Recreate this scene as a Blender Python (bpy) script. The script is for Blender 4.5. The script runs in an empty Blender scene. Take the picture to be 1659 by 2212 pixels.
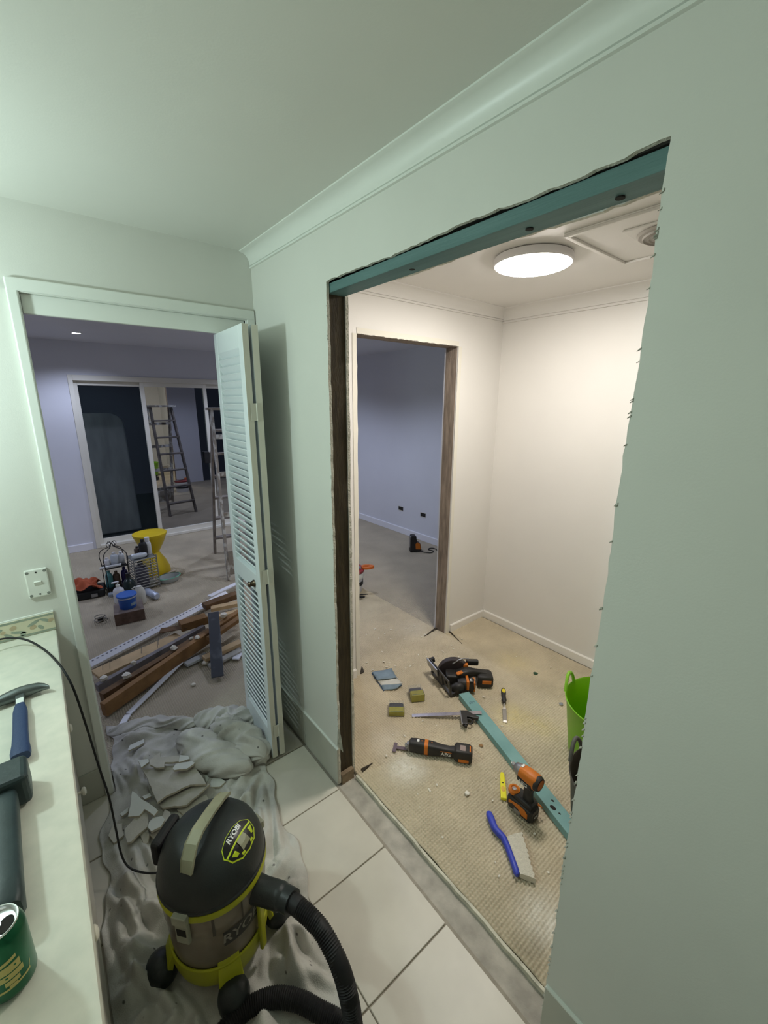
import bpy, bmesh, math, random
import numpy as np
from mathutils import Vector, Matrix
random.seed(7); RNG = np.random.default_rng(11)
SC = bpy.context.scene
COL = SC.collection
# ------------------------------------------------------------------ camera
CX, CY, FPX, EYE = 829.5, 1106.0, 913.863, 1.74
YAW, PIT, ROL = 0.68324, 0.25326, -0.005554
_f = np.array([math.sin(YAW)*math.cos(PIT), math.cos(YAW)*math.cos(PIT), -math.sin(PIT)])
_r = np.array([math.cos(YAW), -math.sin(YAW), 0.0]); _d = np.cross(_f, _r)
_r2 = math.cos(ROL)*_r + math.sin(ROL)*_d; _d2 = -math.sin(ROL)*_r + math.cos(ROL)*_d
cam = bpy.data.objects.new('camera', bpy.data.cameras.new('camera')); COL.objects.link(cam)
cam.data.sensor_fit = 'HORIZONTAL'; cam.data.sensor_width = 36.0; cam.data.lens = FPX/1659*36
cam.data.clip_start = 0.02
cam.matrix_world = Matrix(((_r2[0], -_d2[0], -_f[0], 0), (_r2[1], -_d2[1], -_f[1], 0), (_r2[2], -_d2[2], -_f[2], EYE), (0, 0, 0, 1)))
SC.camera = cam
# ------------------------------------------------------------------ world, lights, exposure
w = bpy.data.worlds.new('night'); SC.world = w; w.use_nodes = True
w.node_tree.nodes['Background'].inputs[0].default_value = (0.010, 0.012, 0.018, 1)
w.node_tree.nodes['Background'].inputs[1].default_value = 1.0
vs = SC.view_settings; vs.view_transform = 'Standard'; vs.look = 'None'; vs.gamma = 1.0; vs.use_curve_mapping = False
vs.exposure = 0.0
def lamp(name, kind, loc, power, color, size=0.1, rot=(0, 0, 0), **k):
    l = bpy.data.lights.new(name, kind); l.energy = power; l.color = color
    if kind == 'AREA': l.shape = 'DISK'; l.size = size
    else: l.shadow_soft_size = size
    for a, b in k.items(): setattr(l, a, b)
    o = bpy.data.objects.new(name, l); COL.objects.link(o); o.location = loc; o.rotation_euler = rot; return o
KLIGHT = (-0.60, 1.60, 1.88)
lamp("kitchen_lamp_light", "POINT", KLIGHT, 20.5, (0.79, 1.0, 0.99), 0.045)
INNER_LAMP = (1.845, 1.222)                      # the round ceiling light of the small room
for x, y in ((0.455, 5.27), (2.3, 3.5), (2.3, 5.1), (-1.2, 4.2)):
    lamp('downlight_light', 'SPOT', (x, y, 2.36), 52, (0.70, 0.78, 1.0), 0.04, spot_size=2.5, spot_blend=0.6)
# ------------------------------------------------------------------ pixel -> place
def ray(u, v): return _r2*(u-CX)/FPX + _d2*(v-CY)/FPX + _f
def F(u, v, z=0.0):
    d = ray(u, v); t = (z-EYE)/d[2]; return Vector((d[0]*t, d[1]*t, z))
def ONX(u, v, x):
    d = ray(u, v); t = x/d[0]; return Vector((x, d[1]*t, EYE+d[2]*t))
def ONY(u, v, y):
    d = ray(u, v); t = y/d[1]; return Vector((d[0]*t, y, EYE+d[2]*t))
# ------------------------------------------------------------------ materials
MATS = {}
def M(name, col=(.5, .5, .5), rough=.6, metal=0.0, var=0.0, vscale=6.0, bump=0.0, bscale=60.0, col2=None, thr=(.4, .65),
      spec=.5, trans=0.0, emit=None, estr=0.0, stretch=None, coat=0.0, sheen=0.0, alpha=1.0, ior=1.45, detail=3.0, sss=0.0):
    if name in MATS: return MATS[name]
    m = bpy.data.materials.new(name); m.use_nodes = True; nt = m.node_tree; N = nt.nodes; L = nt.links
    b = N['Principled BSDF']; I = b.inputs
    I['Base Color'].default_value = (*col, 1); I['Roughness'].default_value = rough; I['Metallic'].default_value = metal
    I['Specular IOR Level'].default_value = spec; I['Transmission Weight'].default_value = trans; I['IOR'].default_value = ior
    I['Coat Weight'].default_value = coat; I['Sheen Weight'].default_value = sheen; I['Alpha'].default_value = alpha
    if emit: I['Emission Color'].default_value = (*emit, 1); I['Emission Strength'].default_value = estr
    tc = N.new('ShaderNodeTexCoord'); vec = tc.outputs['Object']
    if stretch:
        mp = N.new('ShaderNodeMapping'); mp.inputs['Scale'].default_value = stretch; L.new(vec, mp.inputs[0]); vec = mp.outputs[0]
    if var or col2:
        n = N.new('ShaderNodeTexNoise'); n.inputs['Scale'].default_value = vscale; n.inputs['Detail'].default_value = detail
        L.new(vec, n.inputs['Vector'])
        r = N.new('ShaderNodeValToRGB'); c2 = col2 or tuple(max(0, c*(1-var)) for c in col); c1 = col if col2 else tuple(min(1, c*(1+var)) for c in col)
        r.color_ramp.elements[0].position, r.color_ramp.elements[1].position = thr if col2 else (.3, .7)
        r.color_ramp.elements[0].color = (*c2, 1); r.color_ramp.elements[1].color = (*c1, 1)
        if col2: r.color_ramp.elements[0].color = (*col, 1); r.color_ramp.elements[1].color = (*col2, 1)
        L.new(n.outputs['Fac'], r.inputs[0]); L.new(r.outputs[0], I['Base Color'])
    if bump:
        n = N.new('ShaderNodeTexNoise'); n.inputs['Scale'].default_value = bscale; n.inputs['Detail'].default_value = 3
        L.new(vec, n.inputs['Vector'])
        bp = N.new('ShaderNodeBump'); bp.inputs['Strength'].default_value = bump; bp.inputs['Distance'].default_value = .01
        L.new(n.outputs['Fac'], bp.inputs['Height']); L.new(bp.outputs[0], I['Normal'])
    MATS[name] = m; return m
# ------------------------------------------------------------------ mesh builder
def rotm(rx=0, ry=0, rz=0): return Matrix.Rotation(rz, 4, 'Z') @ Matrix.Rotation(ry, 4, 'Y') @ Matrix.Rotation(rx, 4, 'X')
def T(x=0, y=0, z=0): return Matrix.Translation((x, y, z))
class MB:
    def __init__(s): s.v = []; s.f = []; s.mi = []
    def add(s, vs, fs, mi=0, m=None):
        k = len(s.v)
        s.v += [tuple(m @ Vector(p)) for p in vs] if m is not None else [tuple(p) for p in vs]
        s.f += [tuple(i+k for i in f) for f in fs]; s.mi += [mi]*len(fs); return s
    def box(s, x0, x1, y0, y1, z0, z1, mi=0, m=None):
        return s.add([(x0, y0, z0), (x1, y0, z0), (x1, y1, z0), (x0, y1, z0), (x0, y0, z1), (x1, y0, z1), (x1, y1, z1), (x0, y1, z1)],
                     [(0, 3, 2, 1), (4, 5, 6, 7), (0, 1, 5, 4), (1, 2, 6, 5), (2, 3, 7, 6), (3, 0, 4, 7)], mi, m)
    def loft(s, rings, mi=0, m=None, cap=True, closed=True):
        n = len(rings[0]); vs = [p for r in rings for p in r]; fs = []
        for i in range(len(rings)-1):
            for j in range(n if closed else n-1):
                a, b = i*n+j, i*n+(j+1) % n; fs.append((a, b, b+n, a+n))
        if cap: fs += [tuple(range(n-1, -1, -1)), tuple((len(rings)-1)*n+i for i in range(n))]
        return s.add(vs, fs, mi, m)
    def lathe(s, prof, n=24, mi=0, m=None, cap=False, sx=1, sy=1):
        return s.loft([[(r*sx*math.cos(2*math.pi*j/n), r*sy*math.sin(2*math.pi*j/n), z) for j in range(n)] for r, z in prof], mi, m, cap)
    def cyl(s, p0, p1, r0, r1=None, n=14, mi=0, m=None):
        return s.tube([p0, p1], [r0, r0 if r1 is None else r1], n, mi, m)
    def tube(s, path, r, n=8, mi=0, m=None, sx=1.0):
        P = [Vector(p) for p in path]; R = [r]*len(P) if isinstance(r, (int, float)) else r
        t0 = (P[1]-P[0]).normalized(); u = t0.orthogonal().normalized(); rings = []
        for i, p in enumerate(P):
            t = (P[min(i+1, len(P)-1)]-P[max(i-1, 0)]).normalized()
            u = (u-t*u.dot(t)).normalized(); w_ = t.cross(u)
            rings.append([tuple(p+u*(R[i]*sx*math.cos(2*math.pi*j/n))+w_*(R[i]*math.sin(2*math.pi*j/n))) for j in range(n)])
        return s.loft(rings, mi, m)
    def prism(s, poly, z0, z1, mi=0, m=None):
        return s.loft([[(x, y, z0) for x, y in poly], [(x, y, z1) for x, y in poly]], mi, m)
    def ball(s, c, r, n=12, mi=0, m=None, sz=1.0):
        k = n//2; return s.lathe([(max(r*math.sin(math.pi*i/k), 1e-5), c[2]-r*sz*math.cos(math.pi*i/k)) for i in range(k+1)], n, mi, (m or Matrix()) @ T(c[0], c[1], 0))
    def beam(s, a, b, wd, h, mi=0, up=(0, 0, 1), m=None):           # a, b: centre of the top face at both ends
        a, b = Vector(a), Vector(b); t = (b-a).normalized(); sd = t.cross(Vector(up)).normalized(); up = sd.cross(t)
        R = lambda p: [p-sd*wd/2, p+sd*wd/2, p+sd*wd/2-up*h, p-sd*wd/2-up*h]
        return s.loft([R(a), R(b)], mi, m)
    def grid(s, pts, mi=0, m=None):
        nr, nc = len(pts), len(pts[0])
        return s.add([p for r in pts for p in r], [(i*nc+j, i*nc+j+1, (i+1)*nc+j+1, (i+1)*nc+j) for i in range(nr-1) for j in range(nc-1)], mi, m)
    def mesh(s, name, mats, smooth=None, fix=True):
        me = bpy.data.meshes.new(name); me.from_pydata(s.v, [], s.f)
        for mt in mats: me.materials.append(mt)
        me.polygons.foreach_set('material_index', s.mi)
        if fix:
            bm = bmesh.new(); bm.from_mesh(me); bmesh.ops.recalc_face_normals(bm, faces=bm.faces); bm.to_mesh(me); bm.free()
        if smooth is not None:
            me.polygons.foreach_set('use_smooth', [True]*len(me.polygons)); me.set_sharp_from_angle(angle=math.radians(smooth))
        me.update(); return me
    def build(s, name, mats, parent=None, smooth=None, bevel=0, seg=2, sub=0, solid=0, fix=True):
        if not isinstance(mats, (list, tuple)): mats = [mats]
        o = bpy.data.objects.new(name, s.mesh(name, mats, smooth, fix)); COL.objects.link(o)
        if parent is not None: o.parent = parent
        if solid: q = o.modifiers.new('s', 'SOLIDIFY'); q.thickness = solid; q.offset = 0
        if bevel: q = o.modifiers.new('b', 'BEVEL'); q.width = bevel; q.segments = seg; q.limit_method = 'ANGLE'; q.angle_limit = .6
        if sub: q = o.modifiers.new('d', 'SUBSURF'); q.levels = sub; q.render_levels = sub
        return o
def tag(o, label, cat, group=None):
    o['label'] = label; o['category'] = cat
    if group: o['group'] = group
    return o
def thing(name, label, cat, loc=(0, 0, 0), rz=0.0, group=None, rot=None):
    o = bpy.data.objects.new(name, None); COL.objects.link(o); o.empty_display_size = .05
    o.location = loc; o.rotation_euler = rot or (0, 0, rz); return tag(o, label, cat, group)
def struct(o): o['kind'] = 'structure'; return o
def group_root(name, loc=(0, 0, 0)):
    o = bpy.data.objects.new(name, None); COL.objects.link(o); o.location = loc; o.empty_display_size = .05; return struct(o)
def copy_part(o, parent, loc=None):
    c = o.copy(); COL.objects.link(c); c.parent = parent
    if loc is not None: c.location = loc
    return c
def lettering(txt, size, mat, parent, mtx, depth=.0004, name='lettering', shear=0.0, bold=0.0):
    cu = bpy.data.curves.new(name, 'FONT'); cu.body = txt; cu.size = size; cu.extrude = depth; cu.align_x = 'CENTER'; cu.align_y = 'CENTER'
    cu.shear = shear; cu.offset = bold; cu.resolution_u = 4
    t = bpy.data.objects.new(name, cu); COL.objects.link(t); dg = bpy.context.evaluated_depsgraph_get()
    me = bpy.data.meshes.new_from_object(t.evaluated_get(dg)); bpy.data.objects.remove(t); bpy.data.curves.remove(cu)
    me.materials.clear(); me.materials.append(mat)
    o = bpy.data.objects.new(name, me); COL.objects.link(o); o.parent = parent; o.matrix_local = mtx; return o
def jag(a, b, n, amp, seed=0):
    r = random.Random(seed); return [a+(b-a)*i/n+(r.uniform(-amp, amp) if 0 < i < n else 0) for i in range(n+1)]
def ang(a, b): return math.atan2(b[1]-a[1], b[0]-a[0])

def spline(P, n=12):
    P = [Vector(p) for p in P]; out = []
    for i in range(len(P)-1):
        p0, p1, p2, p3 = P[max(i-1, 0)], P[i], P[i+1], P[min(i+2, len(P)-1)]
        for k in range(n):
            t = k/n; out.append(.5*((2*p1)+(p2-p0)*t+(2*p0-5*p1+4*p2-p3)*t*t+(3*p1-p0-3*p2+p3)*t**3))
    return out+[P[-1]]
# ================================================================== the setting
WR0, WR1, WR2, WR3 = 0.857, 0.868, 0.944, 0.956      # right wall: kitchen board, studs, inner board
OY0, OY1, OZ = 0.335, 1.375, 2.146                   # rough opening
FW0, FW1 = 2.0, 2.105                                # far wall
CZ = 2.375                                           # ceiling
RX = 2.695                                           # right wall of the small room
GX, GY = 3.71, 6.02                                  # living room: right wall, glazed wall
m_wall = M('white_wall_paint', (.73, .73, .67), .55, var=.02, vscale=3, bump=.04, bscale=240)
m_warm = M('cream_wall_paint', (.80, .775, .735), .5, var=.015, vscale=3, bump=.03, bscale=240)
m_liv = M('cool_wall_paint', (.70, .71, .78), .6, var=.02, vscale=2)
m_ceil = M('ceiling_paint', (.73, .73, .67), .7, var=.02, vscale=2, bump=.03, bscale=200)
m_trim = M('white_gloss_trim', (.80, .82, .76), .35, var=.02, vscale=4)
m_gyp = M('torn_plasterboard_edge', (.72, .69, .60), .9, var=.12, vscale=40, bump=.6, bscale=150)
m_tile = M('beige_floor_tile', (.67, .62, .53), .38, var=.07, vscale=5, bump=.03, bscale=30)
m_sktile = M('grey_beige_skirting_tile', (.50, .50, .43), .35, var=.05, vscale=6)
m_grout = M('floor_grout', (.36, .32, .26), .9, var=.1, vscale=40)
m_conc = M('bare_concrete_strip', (.46, .42, .36), .85, var=.22, vscale=14, bump=.35, bscale=60)
m_stud = M('dark_hardwood_stud', (.055, .040, .020), .8, var=.35, vscale=18, stretch=(6, 6, .6), bump=.3, bscale=80)
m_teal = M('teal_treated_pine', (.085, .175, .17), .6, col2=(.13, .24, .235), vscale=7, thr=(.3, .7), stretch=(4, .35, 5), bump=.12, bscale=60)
m_dark = M('dark_gap', (.02, .018, .015), .9)

fl = group_root('floor')
MB().box(-1.2, .852, -1.4, 2.045, -.05, -.006).build('grout_bed', m_grout, fl)
tl = MB().box(-.1655, .1655, -.1655, .1655, -.008, 0).mesh('floor_tile', [m_tile])
P = .3365
for i in range(5):
    for j in range(8):
        x1 = .842-i*.335; y1 = 1.3535-j*P if j < 7 else 1.3535+.3365
        o = bpy.data.objects.new('floor_tile', tl); COL.objects.link(o); o.parent = fl
        o.location = (x1-.1655-.002, y1-.168, random.uniform(-.0006, .0006)); o.rotation_euler.z = random.choice((0, math.pi/2, math.pi, -math.pi/2))
        q = o.modifiers.new('b', 'BEVEL'); q.width = .0015; q.segments = 1
for i in range(5):                                   # cut row under the doorway
    x1 = .842-i*.335; MB().box(x1-.333, x1-.002, 1.695, 2.045, -.008, 0).build('floor_tile', m_tile, fl, bevel=.0015, seg=1)
MB().box(.846, .952, -.4, 1.6, -.05, -.012).build('concrete_strip', m_conc, fl)
MB().box(-1.2, .857, -1.4, 2.05, -.12, -.05).box(.857, 2.7, -.8, 2.05, -.12, -.05).build('slab', m_conc, fl)
e = MB(); ys = jag(.325, 1.36, 26, .004, 3); xs = jag(.941, .941, 26, .0025, 4)
e.grid([[(xs[i], ys[i], -.012), (xs[i], ys[i], .006), (xs[i]+.009, ys[i], .008), (xs[i]+.012, ys[i], -.012)] for i in range(27)])
e.build('timber_edge_strip', M('pale_timber_edge', (.66, .62, .50), .8, var=.2, vscale=30, bump=.3, bscale=80), fl)
# --- carpet
def carpet_mat(name, base, pitch):
    m = M(name, base, .95, var=.10, vscale=3.5, sheen=.1, detail=5); nt = m.node_tree; N = nt.nodes; L = nt.links
    tc = N.new('ShaderNodeTexCoord'); sp = N.new('ShaderNodeSeparateXYZ'); L.new(tc.outputs['Object'], sp.inputs[0])
    outs = []
    for k in (0, 1):
        a = N.new('ShaderNodeMath'); a.operation = 'MULTIPLY'; a.inputs[1].default_value = math.pi/pitch; L.new(sp.outputs[k], a.inputs[0])
        b = N.new('ShaderNodeMath'); b.operation = 'SINE'; L.new(a.outputs[0], b.inputs[0])
        c = N.new('ShaderNodeMath'); c.operation = 'ABSOLUTE'; L.new(b.outputs[0], c.inputs[0]); outs.append(c)
    d = N.new('ShaderNodeMath'); d.operation = 'MULTIPLY'; L.new(outs[0].outputs[0], d.inputs[0]); L.new(outs[1].outputs[0], d.inputs[1])
    bp = N.new('ShaderNodeBump'); bp.inputs['Strength'].default_value = .8; bp.inputs['Distance'].default_value = .006
    L.new(d.outputs[0], bp.inputs['Height']); L.new(bp.outputs[0], N['Principled BSDF'].inputs['Normal']); return m
m_carp = carpet_mat('beige_loop_carpet', (.50, .43, .315), .0128)
m_pile = M('beige_loop_pile', (.57, .49, .35), .95, var=.13, vscale=4, detail=6, sheen=.1)
def dusted(m, spots):                                # powder trodden into the loops: (x, y, radius, colour, amount)
    nt = m.node_tree; N = nt.nodes; L = nt.links; bs = N['Principled BSDF']; tc = N.new('ShaderNodeTexCoord')
    nz = N.new('ShaderNodeTexNoise'); nz.inputs['Scale'].default_value = 26; nz.inputs['Detail'].default_value = 6; L.new(tc.outputs['Object'], nz.inputs['Vector'])
    cur = bs.inputs['Base Color'].links[0].from_socket
    for x, y, r, c, k in spots:
        ds = N.new('ShaderNodeVectorMath'); ds.operation = 'DISTANCE'; ds.inputs[1].default_value = (x, y, .003); L.new(tc.outputs['Object'], ds.inputs[0])
        mr = N.new('ShaderNodeMapRange'); mr.interpolation_type = 'SMOOTHSTEP'; mr.inputs[1].default_value = r; mr.inputs[2].default_value = 0; mr.inputs[3].default_value = 0; mr.inputs[4].default_value = k; L.new(ds.outputs['Value'], mr.inputs[0])
        ad = N.new('ShaderNodeMath'); ad.operation = 'MULTIPLY'; L.new(mr.outputs[0], ad.inputs[0]); L.new(nz.outputs['Fac'], ad.inputs[1])
        mx = N.new('ShaderNodeMix'); mx.data_type = 'RGBA'; mx.inputs[7].default_value = (*c, 1); L.new(ad.outputs[0], mx.inputs[0]); L.new(cur, mx.inputs[6]); cur = mx.outputs[2]
    L.new(cur, bs.inputs['Base Color'])
_w, _s = (.78, .74, .64), (.66, .55, .26)
dusted(m_pile, [(*F(878, 1660)[:2], .15, _w, 1.7), (*F(840, 1605)[:2], .16, _w, .7), (*F(1180, 1990)[:2], .15, _w, 1.5), (*F(1108, 1548)[:2], .17, _s, 1.2), (*F(1170, 1570)[:2], .14, _s, .8), (*F(1110, 1430)[:2], .2, _s, .6), (*F(900, 1360)[:2], .25, _w, .5), (1.0, .45, .12, (.22, .19, .13), .8)])
cf = group_root('floor_carpet')
MB().box(-2.6, GX+.02, 2.045, GY+.1, -.05, -.002).build('carpet', m_carp, cf)
MB().box(.952, RX+.02, -.8, 2.046, -.05, -.004).build('carpet', m_carp, cf)
def pile(name, x0, x1, y0, y1, pit, amp):            # loops as real relief
    k = 4; nx = int((x1-x0)/pit)*k; ny = int((y1-y0)/pit)*k
    X, Y = np.meshgrid(x0+np.arange(nx+1)*pit/k, y0+np.arange(ny+1)*pit/k)
    row = np.floor((X-x0)/pit); col = np.floor((Y-y0)/pit)
    jit = np.sin(row*12.9+col*78.2)*43758.5; jit -= np.floor(jit)
    Z = amp*np.sqrt(np.abs(np.sin(np.pi*(X-x0)/pit))*np.abs(np.sin(np.pi*(Y-y0)/pit)))*(.75+.5*jit)
    Z += .0015*np.sin(X*9+Y*5)+.001*np.sin(X*23-Y*17)
    X = X+.0012*np.sin(Y*31)
    v = np.stack([X, Y, Z], -1).reshape(-1, 3); a = np.arange((nx+1)*(ny+1)).reshape(ny+1, nx+1)
    q = np.stack([a[:-1, :-1], a[:-1, 1:], a[1:, 1:], a[1:, :-1]], -1).reshape(-1, 4)
    me = bpy.data.meshes.new(name); me.vertices.add(len(v)); me.vertices.foreach_set('co', v.ravel())
    me.loops.add(q.size); me.loops.foreach_set('vertex_index', q.ravel()); me.polygons.add(len(q))
    me.polygons.foreach_set('loop_start', np.arange(len(q))*4); me.polygons.foreach_set('loop_total', np.full(len(q), 4))
    me.update(calc_edges=True); me.polygons.foreach_set('use_smooth', [True]*len(q)); me.materials.append(m_pile)
    o = bpy.data.objects.new(name, me); COL.objects.link(o); o.parent = cf; o['kind'] = 'stuff'; return o
pile('loop_pile', .956, RX-.012, -.1, 2.04, .0128, .0068)
# --- ceilings
struct(MB().box(-1.2, WR1, -1.4, 2.05, CZ, CZ+.05).build('ceiling', m_ceil))
struct(MB().box(WR1, RX+.1, -.9, FW1, CZ, CZ+.05).build('ceiling_small_room', m_warm))
struct(MB().box(-2.7, GX+.1, FW1, GY+.15, CZ, CZ+.05).build('ceiling_living_room', m_liv))
# --- right wall with the torn opening
def holed(name, x0, x1, y0, y1, oy0, oy1, oz, amp, mats, seed):
    b = MB(); n = 90
    L = jag(oy1, oy1, n, amp, seed); R = jag(oy0, oy0, n, amp*.8, seed+1); Tz = jag(oz, oz, 60, amp*1.2, seed+2)
    zs = [oz*i/n for i in range(n+1)]; L[n] = L[n-1]; R[n] = R[n-1]
    Lp = [(L[i]+.0015*math.sin(i*.35), zs[i]) for i in range(n)]; Rp = [(R[i]+.0015*math.sin(i*.3), zs[i]) for i in range(n)]
    Tp = [(oy1+(oy0-oy1)*i/60, Tz[i]+.003*math.sin(i*.22)+.005*(i/30-1)*(x0 < .9)) for i in range(61)]
    edge = Lp+Tp+Rp[::-1]                            # left jamb up, head, right jamb down
    outer = [(y1, z) for z in zs[:n]]+[(oy1+(oy0-oy1)*i/60, CZ) for i in range(61)]+[(y0, z) for z in zs[:n]][::-1]
    outer[n] = (y1, CZ); outer[n+60] = (y0, CZ)
    for x, mi in ((x0, 0), (x1, 0)):
        b.add([(x, *p) for p in edge]+[(x, *p) for p in outer], [(i, i+1, i+1+len(edge), i+len(edge)) for i in range(len(edge)-1)], mi)
    b.add([(x0, *p) for p in edge]+[(x1, *p) for p in edge], [(i, i+1, i+1+len(edge), i+len(edge)) for i in range(len(edge)-1)], 1)
    return b.build(name, mats, fix=False)
struct(holed('wall_right', WR0, WR1, -1.4, 2.0, OY0, OY1, OZ, .0022, [m_wall, m_gyp], 21))
struct(holed('wall_right_inner', WR2, WR3, -.9, 2.0, OY0-.02, OY1+.012, OZ-.031, .002, [m_warm, m_gyp], 51))
fr = group_root('trim_1')                            # the timber in the wall
MB().box(WR1+.002, WR2-.001, OY1+.016, OY1+.06, 0, 2.11).build('stud', m_stud, fr, bevel=.002)
MB().box(WR1+.001, WR2-.001, OY0-.06, OY0-.012, 0, 2.11).build('stud', m_stud, fr, bevel=.002)
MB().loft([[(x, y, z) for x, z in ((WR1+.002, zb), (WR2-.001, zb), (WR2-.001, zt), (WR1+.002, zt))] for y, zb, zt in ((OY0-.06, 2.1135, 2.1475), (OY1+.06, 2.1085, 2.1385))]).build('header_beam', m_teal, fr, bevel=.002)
MB().box(WR1+.001, WR2-.001, OY0-.06, OY1+.06, 2.1495, 2.21).build('top_plate', m_dark, fr)  # near-black colour puts the shade of the gap into the plate
MB().box(WR1+.004, WR2-.006, OY1-.005, OY1+.06, -.012, .042).build('sole_plate', M('sawn_sole_plate', (.30, .22, .14), .85, var=.3, vscale=30), fr)
for i, (y, z) in enumerate(((.62, 0), (1.0, .0), (.43, 0))):
    MB().lathe([(.0001, 2.1098), (.009, 2.1098), (.008, 2.114)], 10, m=T(WR1+.045, y, 0)).build('knot', m_dark, fr)
rg = random.Random(5)
rags = MB()
for k in range(95):                                  # torn paper along the cut edge
    z = rg.uniform(.05, 2.1); s = rg.uniform(.0015, .0045); side = rg.random() < .35; y = OY1 if side else OY0; d = -1 if side else 1
    a = (WR0-.0005, y-d*.002, z); rags.add([a, (WR0-.003, y+d*s, z-s*.8), (WR0+.003, y+d*s*.7, z+s*.3), (WR0-.001, y-d*.002, z+s)], [(0, 1, 2), (0, 2, 3)])
rags.add([(WR0, OY1+.002, .30), (WR0-.004, OY1+.002, .22), (WR0+.014, OY1-.018, .185), (WR0+.01, OY1-.012, .26), (WR0+.004, OY1-.004, .31)], [(0, 1, 2, 3, 4)])
rags.build('torn_paper', M('torn_grey_paper', (.40, .40, .34), .9, var=.2, vscale=60), fr, solid=.0012, fix=False)
# --- far wall (one wall for kitchen and small room), two doorways
DX0, DX1, DZ = .030, .812, 2.096                     # louvre doorway
IX0, IX1, IZ = 1.418, 2.238, 2.098                   # stripped doorway
pile('loop_pile', IX0+.004, IX1-.004, 2.0304, 3.4, .0128, .0068)
fw = MB()
fw.box(-1.2, DX0, FW0, FW1, 0, CZ).box(DX0, DX1, FW0, FW1, DZ, CZ).box(DX1, .9, FW0, FW1, 0, CZ); struct(fw.build('wall_far', m_wall))
fi = MB(); XO = .9
for a, b in ((XO, IX0), (IX1, RX+.1)): fi.box(a, b, 1.984, 1.996, 0, CZ).box(a, b, 2.094, FW1, 0, CZ, 1)
fi.box(IX0, IX1, 1.984, 1.996, IZ, CZ).box(IX0, IX1, 2.094, FW1, IZ, CZ, 1); struct(fi.build('wall_far_inner', [m_warm, m_liv]))
MB().box(-2.7, XO, FW1, FW1+.008, DZ, CZ).box(-2.7, DX0-.01, FW1, FW1+.008, 0, CZ).box(DX1+.01, XO+.1, FW1, FW1+.008, 0, CZ).build('wall_living_side', m_liv)
struct(bpy.data.objects['wall_living_side'])
fr2 = group_root('trim_2')
m_old = M('stripped_door_stud', (.30, .24, .19), .85, var=.35, vscale=9, stretch=(5, 5, .8), bump=.3, bscale=70)
MB().box(IX1-.002, IX1+.042, 1.997, 2.093, 0, IZ).build('stud', m_old, fr2, bevel=.002)
MB().box(IX0-.042, IX0+.002, 1.997, 2.093, 0, IZ).build('stud', m_old, fr2, bevel=.002)
MB().box(IX0-.042, IX1+.042, 1.997, 2.093, IZ-.003, IZ+.045).build('head', m_old, fr2, bevel=.002)
j = MB()                                             # ragged cream paint line left around the stripped doorway
for (x0, z0, x1, z1) in ((IX0, 0, IX0, IZ), (IX0, IZ, IX1, IZ), (IX1, IZ, IX1, 0)):
    n = 50; a = jag(0, 0, n, .003, int(x0*100+z0*7)); dx, dz = (x1-x0)/n, (z1-z0)/n; hz = abs(dx) > 0
    sgn = -1 if x0 == x1 == IX0 else 1
    j.grid([[(x0+dx*i+(0 if hz else sgn*.030), 1.9815, z0+dz*i+(.030 if hz else 0)), (x0+dx*i+(0 if hz else a[i]), 1.9815, z0+dz*i+(a[i] if hz else 0)), (x0+dx*i+(0 if hz else a[i]), 1.985, z0+dz*i+(a[i] if hz else 0))] for i in range(n+1)])
j.build('paint_edge', M('yellowed_paint_edge', (.80, .765, .67), .6), fr2, fix=False)
# --- remaining shell
struct(MB().box(RX, RX+.1, -.9, 1.984, 0, CZ).build('wall_small_room_right', m_warm))
struct(MB().box(WR3, RX, -.9, -.8, 0, CZ).build('wall_small_room_near', m_warm))
struct(MB().box(-1.3, -1.2, -1.4, 2.0, 0, CZ).build('wall_left', m_wall))
struct(MB().box(-1.2, WR0, -1.5, -1.4, 0, CZ).build('wall_near', m_wall))
struct(MB().box(GX, GX+.1, FW1, GY+.15, 0, CZ).build('wall_living_right', m_liv))
struct(MB().box(-2.7, -2.6, FW1, GY+.15, 0, CZ).build('wall_living_left', m_liv))
GX0, GX1, GZ = .365, 2.53, 2.02
struct(MB().box(-2.6, GX0, GY-.03, GY+.12, 0, CZ).box(GX0, GX1, GY-.03, GY+.12, GZ, CZ).box(GX1, GX, GY-.03, GY+.12, 0, CZ).build('wall_living_far', m_liv))
# --- skirtings
def skirt(name, pts, h, t, mat, nose=.006):          # polyline along the wall; wall on the left of the direction
    for k, (a, b) in enumerate(zip(pts[:-1], pts[1:])):
        a, b = Vector((*a, 0)), Vector((*b, 0)); d = (b-a).normalized(); nrm = Vector((d.y, -d.x, 0))
        pr = [(0, 0), (t, 0), (t, h-nose), (t-nose*.7, h), (0, h)]
        MBk = MB().loft([[tuple(p+nrm*q+Vector((0, 0, z))) for q, z in pr] for p in (a, b)]); struct(MBk.build(name, mat))
m_skw = M('white_skirting', (.86, .83, .78), .35)
m_skl = M('cool_white_skirting', (.80, .80, .86), .4)
skirt('baseboard_right', [(RX, 1.984), (RX, -.8)][::1], .062, .014, m_skw)
skirt('baseboard_far', [(IX1+.045, 1.984), (RX-.002, 1.984)], .062, .014, m_skw)
skirt('baseboard_far', [(WR3, 1.984), (IX0-.035, 1.984)], .062, .014, m_skw)
skirt('baseboard_living_right', [(GX, GY-.03), (GX, FW1+.1)], .085, .015, m_skl)
skirt('baseboard_living_far', [(-2.6, GY-.03), (GX0-.03, GY-.03)], .085, .015, m_skl)
sr = group_root('baseboard_kitchen')
for a, b in ((OY1-.002, 1.68), (1.684, 1.998), (-.34, -.006), (-.002, OY0-.002), (-.68, -.344)):
    MB().box(.848, WR0, a, b, .002, .196).build('skirting_tile', m_sktile, sr, bevel=.001, seg=1)
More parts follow.
